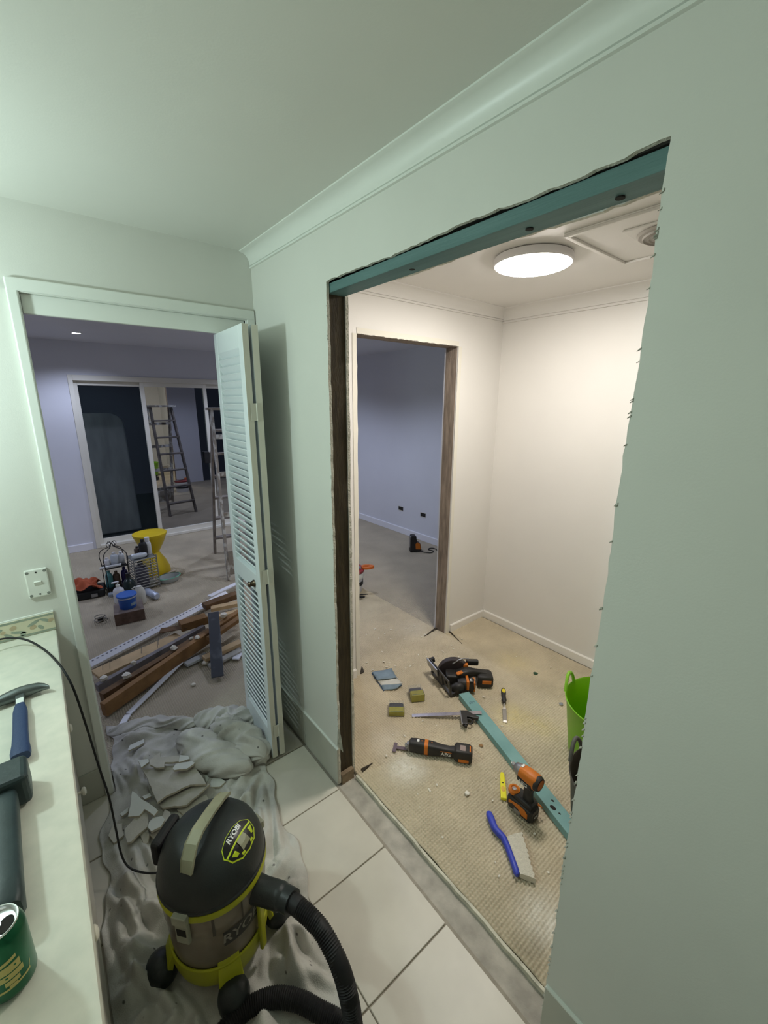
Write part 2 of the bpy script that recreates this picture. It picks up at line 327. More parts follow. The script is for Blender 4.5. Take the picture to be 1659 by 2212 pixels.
MB().box(-.10, -.004, 1.991, 2.0, .002, .15).build('skirting_tile', m_sktile, sr, bevel=.001, seg=1)
sk = MB()
for a, b in ((OY1-.002, 1.998), (-.7, OY0-.002)): sk.grid([[(.848, y, .194), (.849, y, .199), (.857, y, .201)] for y in (a, b)])
sk.build('sealant_bead', m_trim, sr, fix=False)
# --- cornice of the kitchen (cove) and of the small room
cv = MB(); pr = [(0, CZ-.064), (-.009, CZ-.064), (-.009, CZ-.058), (-.002, CZ-.057), (-.002, CZ-.053)]+[(-.006-.038*(1-math.cos(t)), CZ-.052+.046*math.sin(t)) for t in [i*math.pi/2/8 for i in range(9)]]+[(-.05, CZ-.004), (-.05, CZ), (0, CZ)]
cv.loft([[(WR0+a, y, z) for a, z in pr] for y in (-1.4, 1.999)]); struct(cv.build('trim_3', m_trim, smooth=35))
cv = MB(); cv.loft([[(RX+a*1.4, y, CZ+(z-CZ)*1.4) for a, z in pr] for y in (-.8, 1.984)])
cv.loft([[(WR3-a, y, z) for a, z in pr] for y in (-.8, 1.984)]); struct(cv.build('trim_4', m_warm, smooth=35))
cv = MB(); cv.loft([[(x, 1.984+a*1.2, CZ+(z-CZ)*1.2) for a, z in pr] for x in (WR3, RX)]); struct(cv.build('trim_5', m_warm, smooth=35))
# --- louvre doorway: architrave, jambs, pelmet
dr = group_root('trim_6')
MB().box(-.004, DX0-.003, 1.982, 2.0, .0, 2.135).build('architrave', m_trim, dr, bevel=.004)
MB().box(-.004, .852, 1.981, 2.0, DZ, 2.137).build('architrave', m_trim, dr, bevel=.004)
MB().box(DX1+.004, .853, 1.982, 2.0, .0, 2.135).build('architrave', m_trim, dr, bevel=.004)
MB().box(DX0-.016, DX0, FW0-.012, FW1+.012, 0, DZ).build('jamb', m_trim, dr, bevel=.002)
MB().box(DX1, DX1+.016, FW0-.012, FW1+.012, 0, DZ).build('jamb', m_trim, dr, bevel=.002)
MB().box(DX0, DX1, FW0-.012, FW1+.012, DZ-.002, DZ+.016).build('head_jamb', m_trim, dr)
MB().box(DX0, DX1, 2.006, 2.030, 2.030, DZ-.002).build('pelmet', m_trim, dr, bevel=.003)
MB().box(DX0, DX1, 2.045, 2.072, 2.055, DZ-.002).build('door_track', M('grey_metal_track', (.4, .42, .42), .4, .8), dr)
# ================================================================== kitchen: louvre door
m_louv = M('white_louvre_paint', (.78, .83, .84), .4, var=.02, vscale=5)
m_stile = M('cream_door_edge', (.72, .70, .60), .5, var=.04, vscale=9)
m_brz = M('dark_bronze', (.10, .075, .05), .35, .9)
def leaf(parent, p0, p1, knob):
    a = ang(p0, p1); Ln = .372; th = .026
    b = MB(); Z0, Z1 = .018, 2.030
    b.box(0, .046, -th/2, th/2, Z0, Z1).box(Ln-.046, Ln, -th/2, th/2, Z0, Z1)
    for z0, z1 in ((Z0, .165), (.900, .985), (1.945, Z1)): b.box(.046, Ln-.046, -th/2, th/2, z0, z1)
    o = b.build('leaf', m_louv, parent, bevel=.0015, seg=1); o.location = (*p0, 0); o.rotation_euler.z = a
    MB().box(-.0012, 0, -th/2+.001, th/2-.001, Z0+.001, Z1-.001).build('edge_band', m_stile, o)
    sl = MB().box(.044, Ln-.044, -.020, .020, -.0028, .0028).mesh('slat', [m_louv])
    pitch = .0302
    for z0, z1 in ((.165, .900), (.985, 1.945)):
        n = int((z1-z0)/pitch)
        for k in range(n):
            s = bpy.data.objects.new('slat', sl); COL.objects.link(s); s.parent = o; s.location = (0, 0, z0+(k+.5)*(z1-z0)/n); s.rotation_euler.x = math.radians(57)
    if knob:
        k = MB().lathe([(.0001, 0), (.017, 0), (.018, .004), (.013, .010), (.010, .018), (.0145, .024), (.010, .030), (.0001, .031)], 16, m=T(.075, th/2, .935) @ rotm(-math.pi/2))
        k.build('door_knob', m_brz, o, smooth=40)
    return o
d1 = group_root('door_1')
l1 = leaf(d1, (.684, 1.690), (.700, 2.06), True); l2 = leaf(d1, (.722, 1.688), (.775, 2.06), False)
for z in (1.70, .985, .17):
    h = MB(); h.box(-.0012, 0, -.0125, .012, -.034, .034).box(-.0012, 0, .0125, .037, -.034, .034).cyl((-.003, .0125, -.034), (-.003, .0125, .034), .0035, n=8)
    hh = h.build('hinge', M('painted_hinge', (.74, .73, .64), .4), d1); hh.location = (.720, 1.687, z); hh.rotation_euler.z = math.pi/2+.08
# ================================================================== counter and cabinets
m_top = M('pale_laminate_worktop', (.80, .785, .67), .32, col2=(.70, .705, .60), vscale=26, thr=(.35, .75), detail=6)
m_cab = M('cream_cabinet_paint', (.62, .58, .50), .45, var=.03, vscale=4)
m_knob = M('cream_knob', (.80, .76, .64), .3)
wt = MB(); prf = [(-1.195, .822), (-.064, .822), (-.057, .826), (-.0545, .834), (-.0545, .849), (-.057, .857), (-.064, .860), (-1.195, .860)]
wt.loft([[(x, y, z) for x, z in prf] for y in (-.7, 1.998)])
tag(wt.build('worktop', m_top, smooth=30), 'pale speckled laminate worktop with a rounded front edge along the left', 'worktop')
def cabinet(y0, y1, fronts, label):
    t = thing('base_cabinet', label, 'cabinet', (-.105, (y0+y1)/2, 0), 0, 'base cabinets under the worktop')
    w2 = (y1-y0)/2
    MB().box(-.55, 0, -w2, w2, .09, .822).build('body', m_cab, t); MB().box(-.50, -.055, -w2, w2, 0, .09).build('kickboard', m_cab, t)
    for z0, z1, (u, v) in fronts:
        d = MB().box(.001, .018, -w2+.003, w2-.003, z0, z1).build('drawer_front', m_cab, t, bevel=.003)
        p = ONX(u, v, -.068); p.y = min(max(p.y, y0+.05), y1-.05); p.z = min(max(p.z, z0+.03), z1-.03)
        k = MB().lathe([(.0001, 0), (.007, 0), (.006, .010), (.0155, .016), (.016, .022), (.010, .027), (.0001, .028)], 16, m=T(.018, p.y-(y0+y1)/2, p.z) @ rotm(0, math.pi/2)).build('knob', m_knob, d, smooth=40)
    return t
cabinet(1.28, 1.995, ((.10, .40, (181, 1709)), (.405, .70, (150, 1573)), (.705, .815, (0, 0))), 'cream drawer cabinet under the worktop, beside the louvre doorway')
cabinet(.45, 1.275, ((.10, .40, (225, 2140)), (.405, .70, (204, 2016)), (.705, .815, (180, 1943))), 'cream drawer cabinet under the worktop, nearest the camera beside the vacuum')
# --- border tiles on the far wall
bt = group_root('trim_7'); m_bt = M('ivory_border_tile', (.70, .66, .48), .3, var=.05, vscale=20); m_bl = M('grey_green_motif', (.33, .38, .30), .4, var=.15, vscale=60); m_bf = M('tan_flower_motif', (.52, .42, .27), .4, var=.1, vscale=50)
rb = random.Random(9)
def blob(b, x, z, l, w_, a, mi, y):
    n = 10; b.add([(x+l*math.cos(t)*math.cos(a)-w_*math.sin(t)*math.sin(a), y, z+l*math.cos(t)*math.sin(a)+w_*math.sin(t)*math.cos(a)) for t in [2*math.pi*i/n for i in range(n)]], [tuple(range(n))], mi)
for k in range(4):
    x1 = -.054-k*.2; x0 = x1-.199
    tt = MB().box(x0, x1, 1.992, 2.0, .861, .936).build('border_tile', m_bt, bt, bevel=.001, seg=1)
    b = MB(); y = 1.9915
    b.add([(x0+.001, y, .926), (x1-.001, y, .926), (x1-.001, y, .934), (x0+.001, y, .934)], [(0, 1, 2, 3)]).add([(x0+.001, y, .863), (x1-.001, y, .863), (x1-.001, y, .871), (x0+.001, y, .871)], [(0, 1, 2, 3)])
    for (dx, dz, l, w_, a) in ((-.026, .909, .022, .006, -.5), (-.064, .909, .022, .006, .45), (-.045, .886, .012, .007, -.9), (-.112, .886, .024, .006, -.25), (-.140, .880, .018, .006, -.7), (-.10, .876, .010, .008, .6), (-.172, .905, .020, .006, .4)): blob(b, x1+dx, dz, l, w_, a, 0, y)
    for (dx, dz, r) in ((-.012, .906, .010), (-.068, .893, .011), (-.125, .908, .011), (-.155, .898, .008), (-.185, .885, .009)): blob(b, x1+dx, dz, r, r*.75, .4, 1, y-.0003)
    b.build('leaf_motif', [m_bl, m_bf], tt, fix=False)
MB().box(-.86, -.053, 1.993, 2.0, .936, .941).build('grout_line', m_trim, bt)
# --- socket plate (no brand): screwed plastic plate with a rocker
sw = thing('switch_plate', 'white plastic switch plate screwed to the wall left of the doorway', 'switch', (-.0805, 2.0, 1.066))
mp = M('ivory_plastic', (.78, .79, .72), .35); md = M('screw_hole', (.22, .23, .2), .7)
pl = MB().box(-.034, .034, -.012, 0, -.056, .056).build('plate', mp, sw, bevel=.004)
for x in (-.026, .026):
    for z in (-.046, .046): MB().lathe([(.0001, 0), (.0055, 0), (.0045, .001), (.0001, .001)], 12, m=T(x, -.012, z) @ rotm(math.pi/2)).build('screw_cap', md, pl)
for z in (.044, -.044): MB().lathe([(.0001, 0), (.003, 0), (.003, .001), (.0001, .001)], 10, m=T(0, -.012, z) @ rotm(math.pi/2)).build('screw_hole', m_dark, pl)
MB().add([(-.011, -.012, -.009), (.011, -.012, -.009), (.011, -.012, .009), (-.011, -.012, .009), (-.011, -.013, -.008), (.011, -.013, -.008), (.011, -.019, .007), (-.011, -.019, .007)], [(0, 1, 5, 4), (1, 2, 6, 5), (2, 3, 7, 6), (3, 0, 4, 7), (4, 5, 6, 7)]).build('rocker', mp, sw)
# ================================================================== on the worktop
CT = .860
hm = thing('claw_hammer', 'steel claw hammer with a blue grip lying on the worktop', 'hammer', (-.157, 1.54, CT+.0045), ang((0, 0), (.006, -.385))+math.pi/2)
m_steel = M('dull_dark_steel', (.16, .18, .18), .35, .85, var=.2, vscale=25); m_bgrip = M('blue_rubber_grip', (.022, .045, .12), .55, bump=.1, bscale=200)
hd = MB(); C = [(-.130, -.012, .014), (-.105, -.008, .0145), (-.10, -.006, .012), (-.055, .0, .0125), (-.022, .006, .0165), (.0, .010, .017), (.022, .012, .0155), (.045, .010, .0125), (.060, .002, .009), (.070, -.010, .0045)]
hd.loft([[(x, y+1.0*r*math.cos(t), .016+r*math.sin(t)) for t in [2*math.pi*i/10 for i in range(10)]] for x, y, r in [(q[0], q[1], q[2]*1.15) for q in C]]); hd.build('head', m_steel, hm, smooth=50)
MB().box(-.011, .011, -.062, .0, .009, .023).build('neck', m_steel, hm, bevel=.003); MB().box(-.0085, .0085, -.058, -.030, .0232, .0238).build('label', M('white_label', (.75, .78, .74), .5), hm)
gp = MB(); G = [(-.058, .011, .009), (-.075, .014, .011), (-.10, .0165, .0125), (-.15, .0165, .013), (-.20, .0165, .013), (-.25, .018, .013), (-.285, .021, .014), (-.30, .019, .012)]
gp.loft([[(a*math.copysign(abs(math.cos(t))**.6, math.cos(t)), y, .016+h*math.copysign(abs(math.sin(t))**.6, math.sin(t))) for t in [2*math.pi*i/16 for i in range(16)]] for y, a, h in G]); gp.build('grip', m_bgrip, hm, smooth=50)
ml = thing('mallet', 'dark grey-green rubber mallet with a thick handle lying on the worktop', 'mallet', (-.176, 1.125, CT), .03)
m_rub = M('dark_green_grey_rubber', (.026, .042, .044), .45, var=.2, vscale=14, bump=.05, bscale=90)
MB().box(-.14, .045, -.042, .042, .004, .080).build('head', m_rub, ml, bevel=.012, seg=3)
gp = MB(); gp.loft([[(a*math.copysign(abs(math.cos(t))**.5, math.cos(t)), y, .040+h*math.copysign(abs(math.sin(t))**.5, math.sin(t))) for t in [2*math.pi*i/16 for i in range(16)]] for y, a, h in ((.0, .020, .02), (-.06, .024, .022), (-.15, .025, .024), (-.26, .027, .026), (-.315, .029, .027), (-.325, .025, .022))]); gp.build('handle', m_rub, ml, smooth=50)
cn = thing('beer_can', 'open green drink can with a gold crest standing on the worktop', 'can', (-.160, .718, CT), -.35)
m_cg = M('green_can_lacquer', (.010, .115, .050), .3, .55); m_al = M('bare_aluminium', (.75, .76, .76), .28, .95); m_gold = M('matt_gold_print', (.52, .45, .16), .45, .4)
MB().lathe([(.0001, .004), (.022, .004), (.0245, 0), (.0315, .008), (.0331, .014), (.0331, .104), (.0322, .110), (.0285, .119), (.0272, .1215)], 40, cap=False).build('body', m_cg, cn, smooth=40)
MB().lathe([(.0272, .119), (.0280, .1225), (.0275, .1240), (.0262, .1235), (.0250, .1180), (.0235, .1165), (.0001, .1170)], 36).build('lid', m_al, cn, smooth=40)
MB().lathe([(.0001, .1174), (.0095, .1174), (.0095, .1179), (.0001, .1180)], 16, m=T(.0125, 0, 0), sx=1.0, sy=1.35).build('mouth', m_dark, cn)
MB().lathe([(.0001, .1178), (.0075, .1178), (.008, .119), (.0001, .1195)], 14, m=T(-.005, 0, 0), sx=1.5).build('ring_pull', m_al, cn, smooth=40)
def wrap(b, poly, r, mi=0): b.add([(r*math.cos(p/r), r*math.sin(p/r), z) for p, z in poly], [tuple(range(len(poly)))], mi)
A0 = math.atan2(-.718, .160)+.35                     # towards the camera
def can_print(name, strips, mat):
    b = MB()
    for p0, z0, p1, z1, h in strips:
        n = 8
        for i in range(n):
            q = [(p0+(p1-p0)*k/n, z0+(z1-z0)*k/n) for k in (i, i+1)]
            b.add([(.0334*math.cos(A0+p/.0331), .0334*math.sin(A0+p/.0331), z+dz) for p, z in q for dz in (0, h)], [(0, 1, 3, 2)])
    b.build(name, mat, cn, fix=False)
can_print('gold_crest', [(-.014, .046, .016, .046, .010), (-.012, .058, .014, .058, .014), (-.009, .074, .011, .078, .006), (-.008, .036, .010, .036, .008), (-.004, .030, .006, .030, .005)], m_gold)
can_print('gold_band', [(-.020, .026, .024, .030, .004), (-.022, .030, -.016, .040, .004), (.022, .032, .026, .044, .004)], m_gold)
can_print('crest_lines', [(-.013, .0575, .015, .0575, .001), (-.006, .050, -.003, .050, .003), (.006, .064, .009, .064, .003)], m_cg)
# ================================================================== drop sheet
def wnoise(x, y, s):
    return (np.sin(x*1.7*s+np.sin(y*2.3*s+1.3)*1.5)+np.sin(y*1.9*s+np.sin(x*1.3*s+4.1)*1.7)+np.sin((x+y)*1.1*s+2.2))/3
NV, NU = 260, 150
Lf = [(0, 233, 1570), (.12, 244, 1640), (.25, 236, 1720), (.4, 222, 1820), (.6, 232, 1960), (.8, 214, 2110), (1, 205, 2330)]
Rt = [(0, 552, 1545), (.08, 568, 1590), (.2, 578, 1670), (.33, 606, 1760), (.45, 642, 1835), (.58, 664, 1905), (.7, 694, 1990), (.85, 742, 2105), (1, 790, 2330)]
def lerp_px(tab, v):
    ts = [t[0] for t in tab]; return np.interp(v, ts, [t[1] for t in tab]), np.interp(v, ts, [t[2] for t in tab])
def floor_np(u, v): 
    d = _r2[None]*((u-CX)/FPX)[:, None]+_d2[None]*((v-CY)/FPX)[:, None]+_f[None]; t = -EYE/d[:, 2]; return d[:, :2]*t[:, None]
tv = np.linspace(0, 1, NV); Lw = floor_np(*lerp_px(Lf, tv)); Rw = floor_np(*lerp_px(Rt, tv))
su = np.linspace(0, 1, NU)[None, :, None]; XY = Lw[:, None, :]*(1-su)+Rw[:, None, :]*su
X, Y = XY[..., 0].copy(), XY[..., 1].copy(); SU, TV = np.meshgrid(su[0, :, 0], tv)
edge = np.minimum(np.minimum(SU, 1-SU)*6, np.minimum(TV*9, 1)); edge = np.clip(edge, 0, 1)
X += .012*np.sin(Y*17)*(1-edge)+.006*np.sin(Y*41)*(1-edge)
def ridge(t, k=.08): return 1-np.sqrt(np.sin(t)**2+k)
w1 = wnoise(X, Y, 6); w2_ = wnoise(X+3, Y, 11)
Z = .034*np.clip(ridge(SU*15+w1*1.6+TV*2.2)+.1, 0, 1)**1.3*(.4+.6*np.clip(wnoise(X, Y+9, 5)+.4, 0, 1))
Z += .018*np.clip(ridge((X*.8+Y*.35)*17+w2_*1.8), 0, 1)**1.6
Z += .016*np.clip(ridge((X*-.4+Y)*23+w1*2.5), 0, 1)**2
Z += .004*wnoise(X, Y, 30)+.003*wnoise(X+1, Y+2, 60)
mc = F(452, 1612, .08); mx, my = mc.x, mc.y          # bundled hump
d2 = ((X-mx)*.82+(Y-my)*.57)**2/.15**2+(-(X-mx)*.57+(Y-my)*.82)**2/.10**2
hump = np.clip(1-d2, 0, 1)**.62
mc2 = F(535, 1588, .06); d3 = (X-mc2.x)**2/.085**2+(Y-mc2.y)**2/.14**2
hump2 = np.clip(1-d3, 0, 1)**.7
Z = Z*(1-.6*hump)+.05*hump+hump2*.03
mc3 = F(330, 1570, .03); d4 = (X-mc3.x)**2/.30**2+((Y-mc3.y)-.1*(X-mc3.x))**2/.05**2
Z += np.clip(1-d4, 0, 1)*.045*(.6+.6*ridge(Y*70+X*9))
VCX, VCY = .225, 1.105
CRE = [((180, 1480, 3.607), [[(430, 580), (470, 700), (540, 880)], [(250, 640), (310, 740), (390, 880)], [(370, 550), (440, 700), (500, 830)], [(1330, 260), (1390, 400), (1385, 560)], [(1400, 560), (1290, 640), (1150, 800)], [(1245, 360), (1235, 500), (1120, 570)], [(1150, 270), (1120, 430), (1080, 560)], [(1040, 330), (1000, 430), (1040, 540)], [(1290, 260), (1210, 420), (1260, 560)], [(1260, 860), (1190, 980), (1170, 1060)], [(1400, 700), (1350, 860), (1340, 980)], [(1470, 760), (1478, 1000), (1490, 1340)], [(1395, 960), (1420, 1120), (1400, 1260)], [(240, 700), (280, 820), (340, 960)], [(180, 900), (150, 1200), (190, 1500), (300, 1720)], [(400, 1210), (480, 1380), (560, 1570)], [(300, 1240), (350, 1400), (470, 1600)], [(240, 1560), (330, 1660), (420, 1730)], [(190, 380), (400, 400), (600, 375)], [(500, 300), (650, 260), (800, 240)], [(200, 460), (330, 440), (560, 390)], [(1590, 1120), (1610, 1220), (1640, 1300)]]),
       ((220, 1640, 2.86), [[(60, 800), (180, 920), (330, 1100)], [(100, 880), (150, 1020), (200, 1180)], [(20, 960), (60, 1150), (130, 1330)], [(1010, 110), (1040, 280), (1060, 470), (1065, 600)], [(1200, 750), (1195, 850), (1150, 900)], [(1100, 1030), (1140, 1250), (1130, 1420)], [(1150, 1000), (1200, 1200), (1230, 1330), (1350, 1480)], [(1080, 1000), (1180, 1120), (1290, 1250), (1400, 1330)], [(1040, 1080), (1030, 1250), (1050, 1420)], [(1160, 460), (1240, 620), (1280, 760)], [(300, 1330), (420, 1420), (520, 1560)], [(150, 1420), (260, 1500), (420, 1600)], [(480, 1380), (600, 1500), (640, 1620)], [(1250, 1420), (1380, 1450), (1440, 1470)], [(180, 1240), (260, 1320), (300, 1440)]])]
pts_ = np.stack([X, Y], -1)
for (ou, ov, sc_), lines in CRE:
    for k, ln in enumerate(lines):
        q_ = spline([tuple(F(ou+a/sc_, ov+b/sc_, .01)) for a, b in ln], 4); best = np.full(X.shape, 9.0); sgn = np.zeros(X.shape)
        tt = np.zeros(X.shape)
        for i in range(len(q_)-1):
            a, b = np.array(q_[i][:2]), np.array(q_[i+1][:2]); d_ = b-a; L2 = d_ @ d_+1e-9; t = np.clip(((pts_-a) @ d_)/L2, 0, 1); c_ = pts_-(a+t[..., None]*d_); r_ = np.hypot(c_[..., 0], c_[..., 1]); cr_ = d_[0]*c_[..., 1]-d_[1]*c_[..., 0]
            m_ = r_ < best; best = np.where(m_, r_, best); sgn = np.where(m_, np.sign(cr_), sgn); tt = np.where(m_, (i+t)/(len(q_)-1), tt)
        s_ = best*sgn*(1 if k % 2 else -1); am = np.sin(np.pi*np.clip(tt*.86+.07, 0, 1))**.7
        Z += am*(.036*np.exp(-((s_-.020)/.015)**2)+.018*np.exp(-((s_+.030)/.022)**2)-.010*np.exp(-(s_/.007)**2))
hc = F(335, 1730, .02); dh = (X-hc.x)**2/.23**2+(Y-hc.y)**2/.24**2; flat = np.clip(1.6-1.6*dh, 0, 1)*(1-hump)
Z = Z*(1-flat)+np.minimum(Z, .016)*flat
for u_, v_ in ((495, 2218), (540, 2178), (590, 2158), (640, 2163), (690, 2188), (745, 2225), (440, 2290)):
    hq = F(u_, v_, .03); fl_ = np.clip(1.5-np.hypot(X-hq.x, Y-hq.y)/.055, 0, 1); Z = Z*(1-fl_)+np.minimum(Z, .010)*fl_
dv = np.hypot(X-VCX, Y-VCY); fold = np.clip((dv-.14)/.10, 0, 1); th_ = np.arctan2(Y-VCY, X-VCX)
Z = Z*(.12+.88*fold)+np.clip(1-np.abs(dv-.27)/.13, 0, 1)*.065*np.clip(ridge(th_*8.5+w1*.8), 0, 1)
Z = Z*(.15+.85*edge)+.004
Z = np.minimum(Z, np.where(Y > 1.92, .075, 1)); X = np.clip(X, -.086, .836)
X = np.where((Y > 1.97), np.clip(X, .036, .66), X)
gx, gy = np.gradient(Z, axis=1), np.gradient(Z, axis=0)
ds = MB(); ds.grid([[(X[i, j], Y[i, j], Z[i, j]) for j in range(NU)] for i in range(NV)])
m_sheet = M('stained_drop_sheet', (.62, .60, .545), .92, col2=(.37, .355, .32), vscale=7, thr=(.45, .75), bump=.25, bscale=300, detail=7)
nt = m_sheet.node_tree; N = nt.nodes; Lk = nt.links         # dark paint spots
vo = N.new('ShaderNodeTexVoronoi'); vo.inputs['Scale'].default_value = 17; tcs = N.new('ShaderNodeTexCoord'); Lk.new(tcs.outputs['Object'], vo.inputs['Vector'])
rp = N.new('ShaderNodeValToRGB'); rp.color_ramp.elements[0].position = .05; rp.color_ramp.elements[1].position = .11; Lk.new(vo.outputs['Distance'], rp.inputs[0])
mx_ = N.new('ShaderNodeMix'); mx_.data_type = 'RGBA'; mx_.inputs[6].default_value = (.14, .13, .12, 1); bs = N['Principled BSDF']
src = bs.inputs['Base Color'].links[0].from_socket; Lk.new(rp.outputs[0], mx_.inputs[0]); Lk.new(src, mx_.inputs[7]); Lk.new(mx_.outputs[2], bs.inputs['Base Color'])
so = ds.build('drop_sheet', m_sheet, smooth=180, fix=False, solid=.0015); tag(so, 'stained grey cloth drop sheet bunched across the tiles and doorway', 'drop sheet')
def bundle(name, p0, p1, zc, r1, r2, h, nf, amp, seed, tw=.6):    # rumpled roll of cloth between two floor points
    A_, B_ = F(*p0, zc), F(*p1, zc); d_ = (B_-A_); L_ = d_.length; d_.normalize(); s_ = Vector((-d_.y, d_.x, 0)); nu_, nv_ = 70, 64; rows = []
    for i in range(nu_+1):
        f_ = i/nu_; env = max(1-abs(2*f_-1)**2.6, 0)**.5; row = []
        for j_ in range(nv_):
            a_ = 2*math.pi*j_/nv_; w_ = 1.7*math.sin(f_*9+seed)+1.1*math.sin(a_*2+f_*5+seed)+.8*math.sin(f_*21+a_*3+seed)
            rd = 1+amp*(1-math.sqrt(math.sin(nf*(a_*.5+tw*f_*3)+w_)**2+.06))+.10*math.sin(a_*3+f_*7+seed*2)+.06*math.sin(f_*17+a_*2+seed)
            rr_ = (r1+(r2-r1)*f_)*env*rd; q_ = A_+d_*(L_*f_+.02*math.sin(a_+seed)*env)+s_*(rr_*math.cos(a_)+.015*math.sin(f_*6+seed))
            row.append((q_.x, q_.y, max(.012, zc+rr_*h*math.sin(a_))))
        rows.append(row+[row[0]])
    return MB().grid(rows).build(name, m_sheet, so, smooth=180, fix=False)
bundle('bundled_cloth', (386, 1592), (538, 1668), .060, .085, .070, .85, 3, .22, 1.0, .5)
bundle('bundled_cloth', (470, 1560), (568, 1640), .060, .064, .070, 1.05, 6, .60, 2.6, .6)
bundle('bundled_cloth', (420, 1552), (560, 1552), .040, .044, .050, .95, 5, .6, 4.2, .6)
bundle('bundled_cloth', (232, 1580), (430, 1556), .018, .035, .045, .7, 5, .5, 5.1, .4)
# ================================================================== plasterboard shards
m_pb = M('plasterboard_paper', (.56, .53, .46), .85, var=.08, vscale=16, bump=.1, bscale=120); m_pbw = M('painted_plasterboard', (.70, .71, .66), .7, var=.04, vscale=10); m_pbc = M('gypsum_core', (.62, .57, .46), .95, var=.15, vscale=60, bump=.4, bscale=150)
def zz(pts): return [(220+x/6.9125, 1560+y/6.9125) for x, y in pts]
SH = [
 ([(390, 400), (415, 340), (630, 255), (630, 310), (560, 350), (400, 420)], .040, 1, 'small white-painted plasterboard offcut alone near the top of the drop sheet'),
 ([(610, 690), (940, 640), (1390, 650), (1560, 940), (1320, 940), (960, 1100), (830, 1200)], .070, 0, 'largest slab of broken plasterboard on the drop sheet'),
 ([(860, 1220), (960, 1110), (1400, 960), (1620, 960), (1270, 1250), (900, 1260)], .048, 0, 'brown-paper plasterboard strip under the lower edge of the largest slab'),
 ([(540, 560), (690, 545), (705, 595), (590, 680)], .086, 1, 'small squarish plasterboard chip on the upper left corner of the largest slab'),
 ([(715, 560), (840, 460), (870, 450), (870, 520), (1150, 490), (1160, 580), (940, 600), (930, 680), (820, 690), (720, 640)], .090, 0, 'notched plasterboard piece lying on the top edge of the largest slab'),
 ([(1160, 490), (1290, 500), (1310, 545), (1150, 600)], .092, 1, 'narrow plasterboard sliver between the notched piece and the bundled cloth'),
 ([(1060, 690), (1100, 620), (1385, 570), (1385, 610), (1270, 700), (1080, 720)], .098, 1, 'pale wedge of plasterboard on the upper right of the largest slab'),
 ([(455, 1030), (840, 1330), (780, 1400), (640, 1300), (560, 1390), (390, 1400)], .062, 1, 'pale triangular plasterboard shard left of the vacuum'),
 ([(340, 1600), (450, 1480), (610, 1290), (690, 1400), (680, 1560), (440, 1780), (380, 1800)], .050, 0, 'grey rhombus of plasterboard below the pale triangular shard'),
 ([(700, 1500), (760, 1420), (900, 1390), (940, 1450), (880, 1560), (740, 1640), (690, 1580)], .056, 1, 'rough rounded plasterboard lump beside the vacuum cord wrap'),
 ([(940, 1290), (1010, 1330), (1100, 1480), (960, 1560), (900, 1420)], .040, 0, 'plasterboard piece half hidden behind the vacuum lid'),
 ([(570, 1680), (680, 1580), (710, 1680), (690, 1780), (640, 1840)], .034, 0, 'pointed plasterboard shard at the lower end of the heap'),
 ([(710, 1680), (890, 1570), (870, 1720), (850, 1800)], .030, 0, 'plasterboard shard touching the left of the vacuum'),
 ([(270, 1370), (400, 1270), (390, 1340), (300, 1400)], .036, 1, 'thin plasterboard strip crossing behind the black cord'),
 ([(160, 1540), (300, 1500), (330, 1680), (180, 1810), (100, 1700)], .028, 0, 'flat plasterboard piece at the far left of the heap under the cord'),
 ([(1120, 1290), (1560, 1090), (1600, 1170), (1230, 1390)], .032, 0, 'plasterboard strip just above the vacuum lid'),
 ([(1480, 640), (1640, 610), (1700, 780), (1850, 890), (1760, 960), (1600, 960), (1540, 800)], .030, 1, 'pale torn sheet of plaster lying right of the largest slab'),
 ([(600, 1100), (720, 1060), (740, 1110), (640, 1150)], .046, 1, 'tiny plaster chip between the largest slab and the triangular shard'),
]
for k, (poly, h, white, lab) in enumerate(SH):
    r = random.Random(k*3+1); P3 = [F(u, v, h) for u, v in zz(poly)]; c = sum(P3, Vector())/len(P3); q = []
    for i, p in enumerate(P3):                       # rough up the outline
        nx_ = P3[(i+1) % len(P3)]; q.append((p.x-c.x, p.y-c.y))
        n = max(1, int((nx_-p).length/.025))
        for s in range(1, n): m_ = p.lerp(nx_, s/n); q.append((m_.x-c.x+r.uniform(-.003, .003), m_.y-c.y+r.uniform(-.003, .003)))
    tx, ty = r.uniform(-.10, .10), r.uniform(-.10, .10); th = .010
    if k == 1: tx, ty = .02, -.03
    b = MB(); n = len(q)
    b.add([(x, y, tx*x+ty*y) for x, y in q]+[(x, y, tx*x+ty*y-th) for x, y in q], [tuple(range(n))], 1 if white else 0)
    b.f.append(tuple(range(2*n-1, n-1, -1))); b.mi.append(0)
    for i in range(n): b.f.append((i, i+n, (i+1) % n+n, (i+1) % n)); b.mi.append(2)
    o = b.build('plasterboard_shard', [m_pb, m_pbw, m_pbc]); o.location = c; tag(o, lab, 'plasterboard', 'broken plasterboard on the drop sheet')
